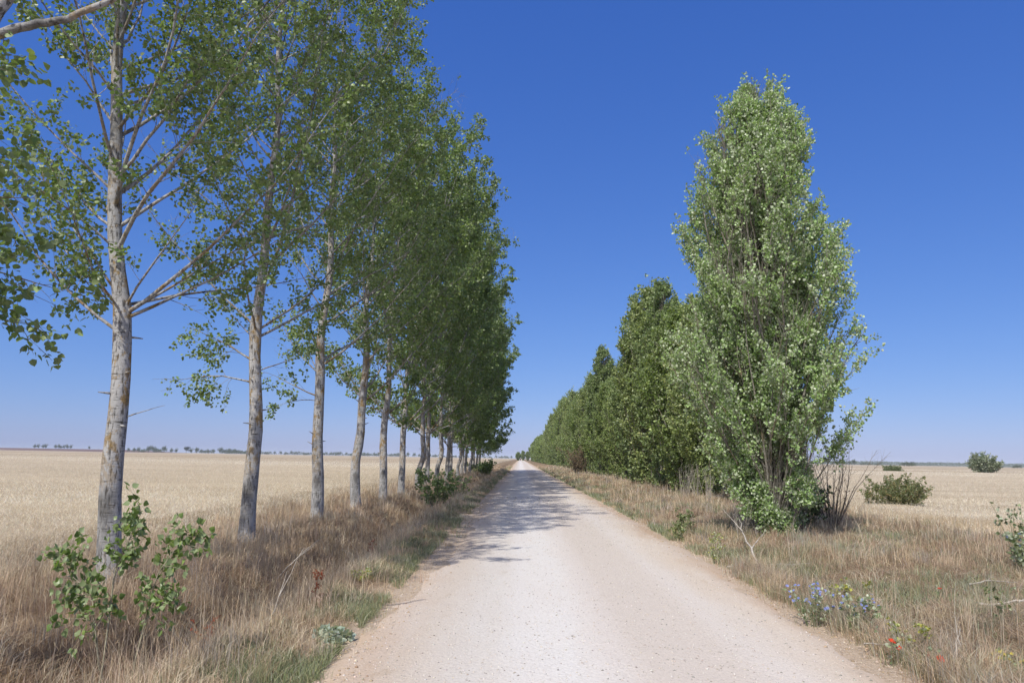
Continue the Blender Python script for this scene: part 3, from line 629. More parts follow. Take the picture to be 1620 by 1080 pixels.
# ------------------------------------------------------------------ broad bushy poplars right of the track
def bushy(seed, H, prof, nprim, size, per, cols, leafmat, name='poplar_tree', low=.1, tilt=(12, 33), twigs=1.0, stems=5, lean=0.0, sub=8.0, barkm='bark2', gap=0.0, droop=.1, thin=.34, pf=None):
    """upright tree leafy to the ground, branches clipped by a lumpy profile"""
    g = Grow(seed); r = g.r; root = empty(name, (0, 0, 0))
    sd_ = seed * 7
    def inside(p):
        a = math.atan2(p[1], p[0]); t = p[2] / H
        if t > 1 or t < 0: return False
        lump = .66 + .50 * float(vnoise(np.array(a * 1.6 + 9), np.array(p[2] * .9), sd_)) + .20 * float(vnoise(np.array(a * 4 + 9), np.array(p[2] * 2.4), sd_ + 1))
        x = p[0] - lean * p[2]
        return math.hypot(x, p[1]) < np.interp(p[2], *prof) * lump
    def always(p): return p[2] < H
    Z = np.linspace(-.15, H * .97, 22); ph = r.uniform(0, 6, 2)
    tx = lean * Z + .09 * np.sin(Z * .7 + ph[0]); ty = .09 * np.sin(Z * .6 + ph[1])
    rt = .011 * H * (1 - Z / H * .95) + .006
    g.tube(np.stack([tx, ty, Z], 1), rt, 9, .05)
    for k in range(stems):
        a = k * 6.28 / stems + r.uniform(-.3, .3); th = R(r.uniform(6, 18)); d = np.array([math.sin(th) * math.cos(a), math.sin(th) * math.sin(a), math.cos(th)])
        PP, _ = g.path(np.array([.12 * math.cos(a), .12 * math.sin(a), -.1]), d, H * r.uniform(.45, .85), 14, .02, .05, lambda q: inside(q) or q[2] < .5)
        g.tube(PP, .035 * (1 - .9 * np.linspace(0, 1, len(PP))), 6, .03)
        for q in PP[1:7]:  # leafy shoots close to the stem
            for w in range(9): e = perp(np.array([0, 0, 1.]), r); g.lp.append(q + e * r.uniform(.05, .3) + np.array([0, 0, r.uniform(0, .2)])); g.ld.append(nrm(e + np.array([0, 0, 1.])))
    for k in range(150 if size < .09 else 20):   # basal shoots down in the grass
        a = r.uniform(0, 6.283); th = R(r.uniform(8, 40)); d = np.array([math.sin(th) * math.cos(a), math.sin(th) * math.sin(a), math.cos(th)]); b0 = np.array([math.cos(a), math.sin(a), 0]) * r.uniform(.05, .4)
        PP, _ = g.path(b0, d, r.uniform(.6, 3.4 if size < .09 else 1.8), 11, .02, .06, lambda q: inside(q) or q[2] < .7); g.tube(PP, .007 * (1 - .8 * np.linspace(0, 1, len(PP))), 4)
        for q in PP[1:]:
            for w in range(5): e = nrm(r.normal(0, 1, 3) + d); g.lp.append(q + e * r.uniform(.03, .2)); g.ld.append(e)
    for i in range(nprim):
        t = i / nprim; h = low + (H * .93 - low) * t ** 1.25
        a = i * 2.399 + r.uniform(-.5, .5); th = R(r.uniform(*tilt)) * (1 - .25 * t)
        if r.random() < gap: continue
        p = np.array([np.interp(h, Z, tx), np.interp(h, Z, ty), h])
        d = np.array([math.sin(th) * math.cos(a), math.sin(th) * math.sin(a), math.cos(th)])
        PP, _ = g.path(p, d, 6.5 * H / 10, 18, .012, .06, inside); PP = np.array(PP); m = len(PP)
        if m < 3: continue
        L = np.linalg.norm(np.diff(PP, axis=0), axis=1).sum(); br = .006 + .006 * L
        g.tube(PP, br * (1 - .85 * np.linspace(0, 1, m)), 5, .03)
        ns = int(L * sub * twigs)
        for j in range(ns):
            t2 = .12 + .88 * (j + r.random()) / ns; fi = t2 * (m - 1); i0 = min(int(fi), m - 2); q = PP[i0] + (PP[i0 + 1] - PP[i0]) * (fi - i0)
            dd = nrm(PP[i0 + 1] - PP[i0]); s2 = nrm(dd * 1.0 + perp(dd, r) * r.uniform(.4, 1.0) + np.array([0, 0, .25])); L2 = r.uniform(.25, .75) * (1.15 - .4 * t2)
            q2 = q + s2 * L2
            if j % 2 == 0 or size < .09: g.tube([q, q + s2 * L2 * .5 + r.normal(0, .02, 3), q2], [.005, .0035, .0015], 3)
            nl = max(3, int(L2 / .085))
            for w in range(nl):
                f = .2 + .8 * (w + r.random()) / nl
                g.lp.append(q + s2 * L2 * f + r.normal(0, .02, 3)); g.ld.append(s2)
    g.mesh('trunk', M[barkm], root)
    V, F, c = g.leaves(size, cols, None, per, size * .8 + .02, droop=droop, up=.3, patch=pf or (1.5, thin))
    mesh_np('crown', V, [F], M[leafmat], root, c)
    return root
SL = [(0.2917, 0.4126, 0.151), (0.236, 0.3478, 0.115), (0.3612, 0.4853, 0.2156), (0.1806, 0.275, 0.0862)]
prof1 = ([0, .4, 1.5, 3.2, 5.0, 6.6, 7.6, 8.8, 9.6, 10.3], [.45, .85, 1.6, 2.12, 1.98, 1.66, 1.6, 1.15, .7, .12])
big = bushy(11, 10.2, prof1, 290, .052, 7, SL, 'silver_leaf', tilt=(14, 38), stems=7, sub=11, low=.12, pf=(2.3, .44, .6))
big.location = (5.28, 15.4, 0); big.scale = (.93, .93, 1)
tag(big, 'large bushy poplar with silvery leaves down to the grass, standing alone nearest the track', 'tree', 'poplars right of the track')
DL = [(0.2458, 0.3167, 0.094), (0.1883, 0.2613, 0.0768), (0.3112, 0.3721, 0.1281), (0.1475, 0.2059, 0.0683)]
def prof(h, w): return ([0, .3, .12 * h, .3 * h, .45 * h, .65 * h, .8 * h, .93 * h, h], [.9, 1.5 * w / 2.3, .9 * w, w, .98 * w, .86 * w, .66 * w, .40 * w, .06])
rv = [bushy(21, 10.0, prof(10.0, 2.3), 120, .11, 4, DL, 'poplar_leaf', tilt=(14, 36), sub=7, stems=4),
      bushy(22, 11.0, prof(11.0, 2.0), 120, .11, 4, [tuple(v * k for v, k in zip(q, (1.22, 1.13, 1.4))) for q in DL], 'poplar_leaf', tilt=(14, 36), sub=7, stems=4),
      bushy(23, 12.0, prof(12.0, 1.8), 120, .12, 4, [tuple(v * k for v, k in zip(q, (.86, .88, 1.1))) for q in DL], 'poplar_leaf', tilt=(12, 30), sub=7, stems=4, lean=.01),
      bushy(24, 10.0, prof(10.0, 2.4), 90, .2, 4, DL, 'poplar_leaf', tilt=(16, 42), sub=5, stems=3)]
def place_from(srcs, used, k): 
    t = copy_tree(srcs[k]) if used[k] else srcs[k]; used[k] = True; return t
used = [False] * 4
# (x, y, height, variant)
rowR = [(8.7, 27.5, 7.0, 1), (8.2, 31.5, 9.4, 1), (7.9, 35.5, 9.4, 0), (8.0, 39.2, 11.6, 2), (7.9, 43.6, 12.9, 1), (7.9, 48, 12.0, 2), (7.9, 53, 8.6, 0), (8.2, 58.0, 8.2, 1), (8.0, 62.5, 8.8, 0), (7.8, 67, 12.2, 2), (7.9, 72.5, 8.8, 0), (8.0, 78, 11.4, 1)]
yy = 82.0; q = random.Random(8)
while yy < 200: rowR.append((7.9 + q.uniform(-.3, .3), yy, q.choice([7.4, 8.2, 9.0, 10.2, 11.6, 12.6]), q.choice([0, 1, 2]))); yy += q.uniform(5.2, 6.4)
while yy < 480: rowR.append((8.0 + q.uniform(-.3, .3), yy, q.uniform(8.5, 11.5), 3)); yy += q.uniform(8, 11)
HV = [10.0, 11.0, 12.0, 10.0]
words = ['low pale', 'pale green', 'broad', 'narrow', 'tall pale green', 'tall narrow', 'low rounded', 'low pale green', 'low broad', 'tall crested', 'low rounded', 'tall pale']
for i, (x_, y_, h_, k) in enumerate(rowR):
    t = place_from(rv, used, k); s_ = h_ / HV[k]; sx_ = min(1.12, max(.85, s_))
    t.location = (x_, y_, -.03); t.scale = (sx_, sx_, s_); t.rotation_euler.z = q.uniform(0, 6.28)
    w_ = words[i] if i < len(words) else 'distant' if y_ > 200 else 'dense'
    tag(t, w_ + ' leafy poplar, %s in the dense row right of the track' % ordinal(i + 1), 'tree', 'poplars right of the track')
for i, (x_, y_, h_) in enumerate([(-1.5, 520, 6.2), (2.2, 545, 7.4), (6.0, 560, 7.2)]):
    t = place_from(rv, used, 3); t.location = (x_, y_, 0); t.scale = (1.0, 1.0, h_ / 10); t.rotation_euler.z = i
    tag(t, ['leftmost', 'middle', 'rightmost'][i] + ' of three small round trees where the track meets the horizon', 'tree', 'trees at the end of the track')

# ------------------------------------------------------------------ shrubs
def shrub(seed, name, h, w, size, per, cols, leafmat='poplar_leaf', nst=14, barkm='grey_twig', tilt=(5, 55), tw=7, leafk=1.0, partname='stem'):
    g = Grow(seed); r = g.r; root = empty(name, (0, 0, 0))
    for k in range(nst):
        a = k * 2.399 + r.uniform(-.4, .4); th = R(r.uniform(*tilt)); d = np.array([math.sin(th) * math.cos(a), math.sin(th) * math.sin(a), math.cos(th)])
        L = min(h / max(.3, math.cos(th)), w / 2 / max(.05, math.sin(th))) * r.uniform(.7, 1.05)
        PP, _ = g.path(np.array([.08 * math.cos(a), .08 * math.sin(a), -.05]) * (w / 2), d, L, 8, .02, .09); PP = np.array(PP)
        g.tube(PP, (.004 + .006 * h / 1.5) * (1 - .85 * np.linspace(0, 1, len(PP))), 4)
        for j in range(int(tw * L) + 2):
            t2 = .2 + .8 * r.random(); fi = t2 * (len(PP) - 1); i0 = min(int(fi), len(PP) - 2); q_ = PP[i0] + (PP[i0 + 1] - PP[i0]) * (fi - i0)
            s2 = nrm(nrm(PP[i0 + 1] - PP[i0]) + perp(d, r) * r.uniform(.4, 1.2)); L2 = r.uniform(.12, .32) * w / 2 + .05
            g.tube([q_, q_ + s2 * L2 * .5 + r.normal(0, .01, 3), q_ + s2 * L2], [.003, .002, .001], 3)
            if r.random() < leafk:
                for m_ in range(max(2, int(L2 / (size * 1.0)))): g.lp.append(q_ + s2 * L2 * r.uniform(.15, 1.05)); g.ld.append(s2)
    g.mesh(partname, M[barkm], root)
    if g.lp:
        V, F, c = g.leaves(size, cols, None, per, size * .8, droop=.1)
        mesh_np('foliage', V, [F], M[leafmat], root, c)
    return root
RL = [(0.152, 0.1852, 0.0715), (0.2128, 0.2137, 0.091), (0.114, 0.1425, 0.052), (0.304, 0.228, 0.117)]
b = shrub(31, 'rose_bush', 1.35, 2.1, .045, 4, RL, nst=44, tw=11, tilt=(3, 52)); b.location = (12.25, 23.6, -.08); b.scale = (.84, .84, .92)
tag(b, 'loose rounded bush with small olive leaves at the edge of the right field', 'bush')
b = shrub(32, 'field_bush', 3.9, 6.0, .22, 4, [(0.12, 0.16, 0.085), (0.15, 0.19, 0.11), (0.09, 0.12, 0.06)], 'silver_leaf', nst=44, tw=7, tilt=(2, 58)); b.location = (95.5, 150, .0)
tag(b, 'big round grey green bush alone in the right wheat field', 'bush')
b = shrub(33, 'low_bush', 1.0, 3.6, .16, 4, [(0.09, 0.12, 0.04), (0.12, 0.14, 0.05)], nst=40, tw=8, tilt=(10, 75)); b.location = (76.9, 150, .1)
tag(b, 'low flat green bush in the right wheat field above the loose bush', 'bush')
b = shrub(34, 'poplar_sucker', 1.35, 1.3, .075, 3, GL, nst=16, tw=9, tilt=(3, 38)); b.location = (-2.75, 24, -.15)
tag(b, 'dark green poplar sucker clump in the grass between the trunks and the track', 'shrub')
b = shrub(35, 'poplar_sucker', 1.1, 1.0, .08, 2, GL, nst=10, tw=8, tilt=(3, 40)); b.location = (-2.6, 30.5, -.15)
tag(b, 'small sparse poplar sucker just behind the dark green clump', 'shrub')
b = shrub(36, 'poplar_sucker', 1.3, 3.0, .14, 3, GL, nst=20, tw=8, tilt=(5, 60)); b.location = (-3.5, 70, -.1)
tag(b, 'wide low sucker clump near the far end of the left row', 'shrub')
b = shrub(37, 'withered_shrub', 3.0, 3.0, .09, 2, [(0.20, 0.15, 0.09), (0.26, 0.20, 0.13)], 'straw', nst=34, tw=9, tilt=(3, 45), leafk=.5); b.location = (5.9, 74, 0)
tag(b, 'withered reddish brown shrub in front of the green poplars at the right', 'shrub')
b = shrub(38, 'bare_shrub', 2.5, 1.8, .05, 1, RL, nst=22, tw=7, tilt=(2, 26), leafk=0); b.location = (7.35, 17.3, 0)
tag(b, 'leafless grey shoots standing at the right foot of the silvery poplar', 'shrub')
b = shrub(39, 'dark_shrub', 1.2, 1.5, .06, 3, [(0.06, .09, .035), (.08, .11, .045)], nst=18, tw=8); b.location = (6.7, 17.2, 0)
tag(b, 'dark leafy undershoots behind the right side of the silvery poplar', 'shrub')
# spear thistle at the right edge
def weed(seed, name, loc, h, w, label, cat, stemmat, leafcols, size, per, nst, flower=None, fcols=None, fn=0, fsize=.02, tilt=(2, 25), leafmat='silver_leaf', tw=9, leafk=1, group=None):
    g = Grow(seed); r = g.r; root = empty(name, (loc[0], loc[1], float(ground_z(loc[0], loc[1]))))
    tips = []
    for k in range(nst):
        a = k * 2.399 + r.uniform(-.4, .4); th = R(r.uniform(*tilt)); d = np.array([math.sin(th) * math.cos(a), math.sin(th) * math.sin(a), math.cos(th)])
        PP, _ = g.path(np.array([.15 * w * math.cos(a), .15 * w * math.sin(a), -.03]), d, h * r.uniform(.65, 1.0), 7, .02, .07); PP = np.array(PP)
        g.tube(PP, (.0045 * h + .0015) * (1 - .7 * np.linspace(0, 1, len(PP))), 4); tips.append(PP[-1])
        for j in range(int(tw * h) + 3):
            t2 = .15 + .85 * r.random(); fi = t2 * (len(PP) - 1); i0 = min(int(fi), len(PP) - 2); q_ = PP[i0] + (PP[i0 + 1] - PP[i0]) * (fi - i0)
            s2 = nrm(np.array([0, 0, .5]) + perp(d, r)); L2 = r.uniform(.06, .2) * (h * .6 + .2)
            g.tube([q_, q_ + s2 * L2], [.0018, .001], 3); tips.append(q_ + s2 * L2)
            if r.random() < leafk:
                for m_ in range(2): g.lp.append(q_ + s2 * L2 * r.uniform(.1, .9)); g.ld.append(s2)
    g.mesh('stem', M[stemmat], root)
    if g.lp:
        V, F, c = g.leaves(size, leafcols, None, per, size * .4, droop=0); mesh_np('foliage', V, [F], M[leafmat], root, c)
    if fn:
        T = np.array(tips); T = T[T[:, 2] > h * .35]; T = T[r.permutation(len(T))[:fn]]
        FV, FF, FC, o = [], [], [], 0
        for p in T:
            nn = nrm(np.array([r.normal(0, .5), -.5 + r.normal(0, .4), .8])); a1 = perp(nn, r); a2 = np.cross(nn, a1)
            k = 8; s_ = fsize * r.uniform(.7, 1.2)
            if flower == 'daisy':
                for m_ in range(k):
                    t = m_ * 6.283 / k; e = a1 * math.cos(t) + a2 * math.sin(t); sd2 = np.cross(nn, e)
                    FV += [p, p + e * s_ * .8 + sd2 * s_ * .28, p + e * s_ + nn * s_ * .1, p + e * s_ * .8 - sd2 * s_ * .28]; FF.append([o, o + 1, o + 2, o + 3]); o += 4
                    FC += [fcols[r.integers(len(fcols))]] * 4
            elif flower == 'poppy':
                for m_ in range(4):
                    t = m_ * 1.5708; e = a1 * math.cos(t) + a2 * math.sin(t); sd2 = np.cross(nn, e)
                    FV += [p, p + e * s_ * .6 + sd2 * s_ * .62 + nn * s_ * .35, p + e * s_ + sd2 * s_ * .3 + nn * s_ * .5, p + e * s_ - sd2 * s_ * .3 + nn * s_ * .55, p + e * s_ * .6 - sd2 * s_ * .62 + nn * s_ * .35]
                    FF.append([o, o + 1, o + 2, o + 3, o + 4]); o += 5; FC += [fcols[r.integers(len(fcols))]] * 5
            else:  # round prickly head / tuft
                k2 = 26; dv = r.normal(0, 1, (k2, 3)); dv /= np.linalg.norm(dv, axis=1)[:, None]
                for e in dv:
                    sd2 = perp(e, r)
                    FV += [p - nn * 0 + e * s_ * .1 - sd2 * s_ * .16, p + e * s_ * .1 + sd2 * s_ * .16, p + e * s_]; FF.append([o, o + 1, o + 2]); o += 3; FC += [fcols[r.integers(len(fcols))]] * 3
        mesh_np('blossom', np.array(FV), [np.array(FF)], M['petal'], root, np.array(FC))
    tag(root, label, cat, group); return root
GG = [(0.208, 0.25, 0.132), (0.26, 0.3, 0.176), (0.156, 0.2, 0.088)]
weed(41, 'thistle', (7.75, 11.4), 1.12, .35, 'tall thistle with dark round heads standing at the right edge of view', 'thistle', 'stem_green', GG, .05, 1, 7, 'head', [(0.14, 0.17, 0.08), (0.20, 0.21, 0.12)], 34, .032, (1, 14))
weed(42, 'thistle', (7.55, 10.9), .72, .5, 'bushy grey green thistle clump below the tall thistle', 'thistle', 'stem_green', GG, .055, 3, 14, 'head', [(0.30, 0.36, 0.62), (0.22, .26, .3)], 24, .028, (5, 40))
BL = [(0.22, 0.27, 0.62), (0.30, 0.35, 0.70), (0.20, 0.24, 0.50)]
weed(43, 'chicory', (2.95, 7.5), .5, .3, 'chicory plant covered in blue flowers at the right track edge', 'flower', 'stem_green', GG, .026, 1, 14, 'daisy', BL, 44, .016, (3, 32))
weed(44, 'chicory', (3.25, 7.15), .42, .25, 'smaller blue chicory growing behind the right side of the big one', 'flower', 'stem_green', GG, .035, 2, 8, 'daisy', BL, 22, .015, (3, 30))
RD = [(0.62, 0.045, 0.02), (0.72, 0.08, 0.03)]
for i, (x_, y_, h_, n_, lab) in enumerate([(3.02, 6.12, .30, 2, 'two red poppies on thin stems, the leftmost by the track edge'),
                                     (3.22, 5.92, .26, 2, 'two red poppies close together near the bottom right corner'),
                                     (4.6, 8.3, .26, 1, 'single small poppy alone on the brown matted grass at the right')]):
    weed(50 + i, 'poppy', (x_, y_), h_, .2, lab, 'flower', 'stem_green', GG, .03, 1, 3, 'poppy', RD, n_, .028, (3, 18), tw=3)
YL = [(0.336, 0.34, 0.065), (0.4, 0.391, 0.078), (0.256, 0.289, 0.078)]
weed(61, 'fennel', (3.18, 11.9), .55, .25, 'feathery yellow green plant at the right track edge beyond the chicory', 'plant', 'stem_green', YL, .022, 2, 9, 'tuft', YL, 30, .016, (2, 20))
weed(62, 'fennel', (3.30, 6.4), .35, .25, 'feathery yellow green plant right behind the poppies', 'plant', 'stem_green', YL, .03, 2, 7, 'tuft', YL, 30, .018, (4, 30))
weed(63, 'ragwort', (3.85, 6.0), .24, .25, 'yellow flowering plant at the bottom right corner', 'flower', 'stem_green', GG, .03, 2, 8, 'daisy', [(0.60, .50, .05), (.66, .56, .08)], 30, .014, (5, 45))
weed(64, 'fennel', (3.55, 8.1), .45, .25, 'yellowish feathery plant just right of the blue chicory', 'plant', 'stem_green', YL, .03, 2, 8, 'tuft', YL, 30, .018, (3, 25))
weed(65, 'milkweed', (4.6, 7.2), .45, .2, 'upright green weed with a dark head in the brown grass at right', 'plant', 'stem_green', GREEN, .028, 2, 3, 'head', [(0.07, .09, .04)], 2, .03, (1, 8), leafmat='poplar_leaf')
weed(66, 'milkweed', (3.9, 17.2), .62, .3, 'green leafy weed in the grass between track and silvery poplar', 'plant', 'stem_green', GREEN, .05, 3, 8, tilt=(2, 25), leafmat='poplar_leaf')
weed(67, 'milkweed', (3.35, 15.3), .45, .3, 'smaller green weed at the track edge before the silvery poplar', 'plant', 'stem_green', GREEN, .05, 3, 7, tilt=(2, 30), leafmat='poplar_leaf')
M['rust'] = plain_mat('rust_stem', (0.26, 0.075, 0.035), (0.36, 0.12, 0.06), 30)
RU = [(0.28, 0.07, 0.03), (0.36, 0.11, 0.05)]
for i, (x_, y_, h_, lab) in enumerate([(-2.75, 6.6, .55, 'rust red dock stalks standing right of the leafy sapling'), (-2.5, 12.4, .5, 'thin rust red dock stalk among grass near the second trunk'),
                                  (-2.95, 5.2, .28, 'short rust red dock stalk at the bottom left corner'), (-2.15, 7.9, .45, 'rust red dock stalk at the edge of the dark hollow')]):
    weed(70 + i, 'dock_plant', (x_, y_), h_, .12, lab, 'plant', 'rust', RU, .014, 5, 3, tilt=(1, 8), leafmat='straw', tw=16, group='rust red dock stalks')
weed(75, 'mustard_plant', (-1.95, 9.2), .22, .3, 'low yellow green plant on the left verge near the track', 'plant', 'stem_green', YL, .03, 3, 9, 'tuft', YL, 30, .014, (5, 50))
weed(76, 'sage_plant', (-1.62, 6.5), .16, .35, 'low silvery blue plant at the left track edge', 'plant', 'stem_green', [(.30, .36, .30), (.24, .30, .24)], .05, 3, 12, tilt=(20, 70))
weed(77, 'teasel', (9.2, 20.6), 1.15, .2, 'dry teasel with small brown heads left of the loose bush', 'plant', 'grey_twig', BROWN, .02, 1, 3, 'head', [(0.16, .10, .06)], 6, .04, (1, 10), tw=3, leafk=.1)
# dead stalks and fallen branches
def sticks(name, loc, rz, segs, mat, label, cat, group=None):
    g = Grow(int(abs(loc[0] * 97 + loc[1] * 31))); root_z = float(ground_z(loc[0], loc[1]))
    for P, r0 in segs:
        P = np.array(P, float); k = max(5, len(P) * 3)
        t = np.linspace(0, len(P) - 1, k); Q = np.stack([np.interp(t, np.arange(len(P)), P[:, j]) for j in range(3)], 1) + g.r.normal(0, r0 * .6, (k, 3))
        g.tube(Q, r0 * (1 - .75 * np.linspace(0, 1, k)), 6, .08)
    o = mesh_np(name, np.concatenate(g.V), [np.concatenate(g.F)], M[mat], smooth=True)
    o.location = (loc[0], loc[1], root_z); o.rotation_euler.z = rz; tag(o, label, cat, group); return o
DB = 'bleached dead branches on the verge'
sticks('dead_stalk', (3.26, 5.72), 0, [([(0, 0, -.02), (.06, .01, .2), (.10, .02, .42)], .012), ([(.09, .01, .3), (.10, .06, .52)], .005)], 'dead_wood', 'thick pale dead stalk rising at the bottom right corner', 'stalk')
sticks('dead_branch', (3.6, 11.0), .2, [([(0, 0, 0), (.35, .9, .25), (.8, 2.0, .42), (1.5, 3.4, .55)], .022), ([(.35, .9, .25), (.9, 1.4, .5)], .01), ([(.8, 2, .42), (.8, 2.8, .8)], .009)], 'dead_wood', 'long bleached dead branch leaning up before the silvery poplar', 'branch', DB)
sticks('dead_branch', (3.2, 11.4), -.1, [([(0, 0, .03), (.8, .1, .06), (1.7, .3, .04)], .018), ([(.6, .1, .06), (1.2, -.15, .14)], .008)], 'dead_wood', 'pale dead branch lying flat beside the yellow feathery plant', 'branch', DB)
sticks('dead_branch', (4.0, 8.7), .1, [([(0, 0, .05), (.5, .05, .07), (.95, .2, .05)], .013)], 'dead_wood', 'short pale stick lying right of the blue flowers', 'branch', DB)
sticks('dead_branch', (5.6, 9.3), .2, [([(0, 0, .05), (.4, .05, .08), (.8, .1, .05)], .012), ([(.3, .05, .08), (.7, .3, .1)], .006)], 'dead_wood', 'upper bleached stick on the brown matted grass at right', 'branch', DB)
sticks('dead_branch', (4.9, 8.0), -.15, [([(0, 0, .05), (.5, .02, .08), (1.1, .1, .04)], .014), ([(.4, 0, .08), (.7, .25, .14)], .007)], 'dead_wood', 'lower forked bleached stick on the brown matted grass at right', 'branch', DB)
sticks('dead_branch', (2.98, 6.5), .05, [([(0, 0, .08), (.25, -.05, .08), (.5, -.12, .03)], .008)], 'dead_wood', 'thin white stick lying just above the poppies', 'branch', DB)
sticks('dead_stalk', (-3.6, 11.0), 0, [([(0, 0, 0), (.25, .1, .3), (.62, .2, .62)], .010), ([(.2, .1, .25), (.5, .3, .5)], .006)], 'dead_wood', 'bent pale dry stalks beside the second trunk', 'stalk')
sticks('dead_stalk', (-2.3, 6.7), 0, [([(0, 0, -.1), (.1, .1, .3), (.26, .25, .72)], .008), ([(.1, .1, .3), (.1, .3, .5)], .004)], 'dead_wood', 'leaning pale grass stalk at the mouth of the dark hollow', 'stalk')
for i, (x_, y_) in enumerate([(7.0, 27.0), (6.6, 29.0), (7.4, 30.5), (4.6, 15.2)]):
    weed(80 + i, 'dry_stalk_clump', (x_, y_), 1.5 if i < 3 else 1.0, .5, ['front', 'left', 'rear', 'smaller'][i] + (' clump of tall grey stalks before the right row of poplars' if i < 3 else ' clump of grey dry stalks left of the silvery poplar'), 'plant', 'dead_wood', STRAW, .03, 1, 14, tilt=(1, 16), tw=5, leafk=0, group='clumps of tall dry stalks')

# ------------------------------------------------------------------ near sapling, lower left
def sapling():
    g = Grow(91); r = g.r; bx, by = -2.92, 5.25; root = empty('poplar_sapling', (bx, by, float(ground_z(bx, by)))); root.scale = (.84, .84, 1.0)
    A = []
    def stem(P, r0, name):
        P = np.array(P, float); k = 16; t = np.linspace(0, len(P) - 1, k); Q = np.stack([np.interp(t, np.arange(len(P)), P[:, j]) for j in range(3)], 1); Q += np.cumsum(r.normal(0, .004, Q.shape), 0)
        g.V, g.F, g.n = [], [], 0; g.tube(Q, r0 * (1 - .8 * np.linspace(0, 1, k)), 8, .03)
        bare = int(k * (.32 if name == 'main' else .28))
        for j in range(30 if name != 'low' else 12):
            f = r.uniform(bare, k - 1); i0 = min(int(f), k - 2); p = Q[i0] + (Q[i0 + 1] - Q[i0]) * (f - i0); d = nrm(Q[i0 + 1] - Q[i0]); s2 = nrm(d * .6 + perp(d, r) + np.array([0, 0, .1])); L = r.uniform(.06, .24)
            q_ = p + s2 * L; g.tube([p, p + s2 * L * .6, q_], [.003, .002, .001], 4)
            for m_ in range(1 + int(L / .05)): A.append((p + s2 * L * r.uniform(.3, 1.05), s2))
        A.append((Q[-1], nrm(Q[-1] - Q[-2])))
        mesh_np('stem', np.concatenate(g.V), [np.concatenate(g.F)], M['sap_stem'], root, smooth=True)
    z0 = -float(ground_z(bx, by))
    stem([(0, 0, -.05), (.02, 0, .4), (.03, 0, .75 + z0), (.10, 0, .93 + z0), (.2, 0, 1.17 + z0)], .011, 'main')
    stem([(.2, .1, -.05), (.25, .06, .45), (.38, .02, .72 + z0), (.5, 0, .88 + z0), (.62, 0, 1.02 + z0)], .009, 'right')
    stem([(.0, 0, .4), (-.16, .03, .6 + z0), (-.32, .03, .72 + z0), (-.43, .04, .88 + z0)], .006, 'left')
    stem([(.25, .06, .42), (.4, 0, .55 + z0), (.58, -.02, .62 + z0)], .004, 'low')
    stem([(.0, .0, .38), (-.1, -.03, .42 + z0), (-.22, -.02, .45 + z0)], .004, 'low')
    # broad deltoid leaves with toothed outline
    out = np.array([(0, 0), (.10, .30), (.24, .46), (.40, .47), (.58, .36), (.76, .20), (1.0, 0)])
    VV, FF, CC, o = [], [], [], 0
    for p, d in A:
        for rep in range(3 if r.random() < .5 else 2):
            off = nrm(r.normal(0, 1, 3) + d * .5); pet = p + off * r.uniform(.015, .05)
            ax = nrm(off + np.array([0, 0, -.35]) + r.normal(0, .3, 3)); nn = nrm(r.normal(0, 1, 3) + np.array([0, -.2, .8])); nn = nrm(nn - nn.dot(ax) * ax); sd2 = np.cross(ax, nn); s_ = r.uniform(.035, .062)
            mid = [pet + ax * a * s_ - nn * .06 * s_ * math.sin(a * 3) for a, _ in out]
            lft = [pet + ax * a * s_ + sd2 * b_ * s_ + nn * b_ * s_ * .25 for a, b_ in out]; rgt = [pet + ax * a * s_ - sd2 * b_ * s_ + nn * b_ * s_ * .25 for a, b_ in out]
            VV += mid + lft + rgt; m = len(out)
            for i in range(m - 1):
                FF.append([o + i, o + i + 1, o + m + i + 1, o + m + i]); FF.append([o + 2 * m + i, o + 2 * m + i + 1, o + i + 1, o + i])
            o += 3 * m; c = np.array(GL[r.integers(4)]) * r.uniform(.8, 1.45); CC += [c] * (3 * m)
    mesh_np('foliage', np.array(VV), [np.array(FF)], M['poplar_leaf'], root, np.array(CC))
    tag(root, 'young poplar sapling with glossy green leaves in front of the leftmost trunk', 'sapling')
sapling()

# ------------------------------------------------------------------ far trees
def far_tree(seed, h, w, trunk, n, sz, cols):
    g = Grow(seed); r = g.r; root = empty('distant_tree', (0, 0, 0))
    g.tube([(0, 0, -.5), (0, 0, trunk), (0, 0, h * .8)], [.3, .25, .08], 6)
    for k in range(6):
        a = k * 1.05; g.tube([(0, 0, trunk * .8), (math.cos(a) * w * .3, math.sin(a) * w * .3, h * .65)], [.12, .04], 4)
    g.mesh('trunk', M['grey_twig'], root)
    g.lp = []; g.ld = []
    cl_ = [(r.normal(0, .24) * w, r.normal(0, .24) * w, trunk + (h - trunk) * r.uniform(.15, .85)) for _ in range(9)]
    for k in range(n):
        c = cl_[r.integers(9)]; p = np.array(c) + r.normal(0, 1, 3) * np.array([w * .15, w * .15, (h - trunk) * .13])
        p[2] = min(max(p[2], trunk), h); g.lp.append(p); g.ld.append(nrm(r.normal(0, 1, 3)))
    V, F, c = g.leaves(sz, cols, None, 2, sz * .5); mesh_np('crown', V, [F], M['far_leaf'], root, c); return root
FC = [(0.06, 0.085, 0.04), (0.08, 0.10, 0.05)]
fs = [far_tree(201, 11, 9, 2.5, 260, .9, FC), far_tree(202, 10, 6, 3.0, 200, .9, FC), far_tree(203, 9, 12, 1.2, 320, .9, FC), far_tree(204, 12, 11, 4.0, 330, .9, [(0.025, .035, .02)])]
fu = [False] * 4
def fpos(px, Y):   # bearing of the photograph's column -> x at distance Y (flat plain)
    return (px - 823) / 1125 * Y
q = random.Random(5)
items = []
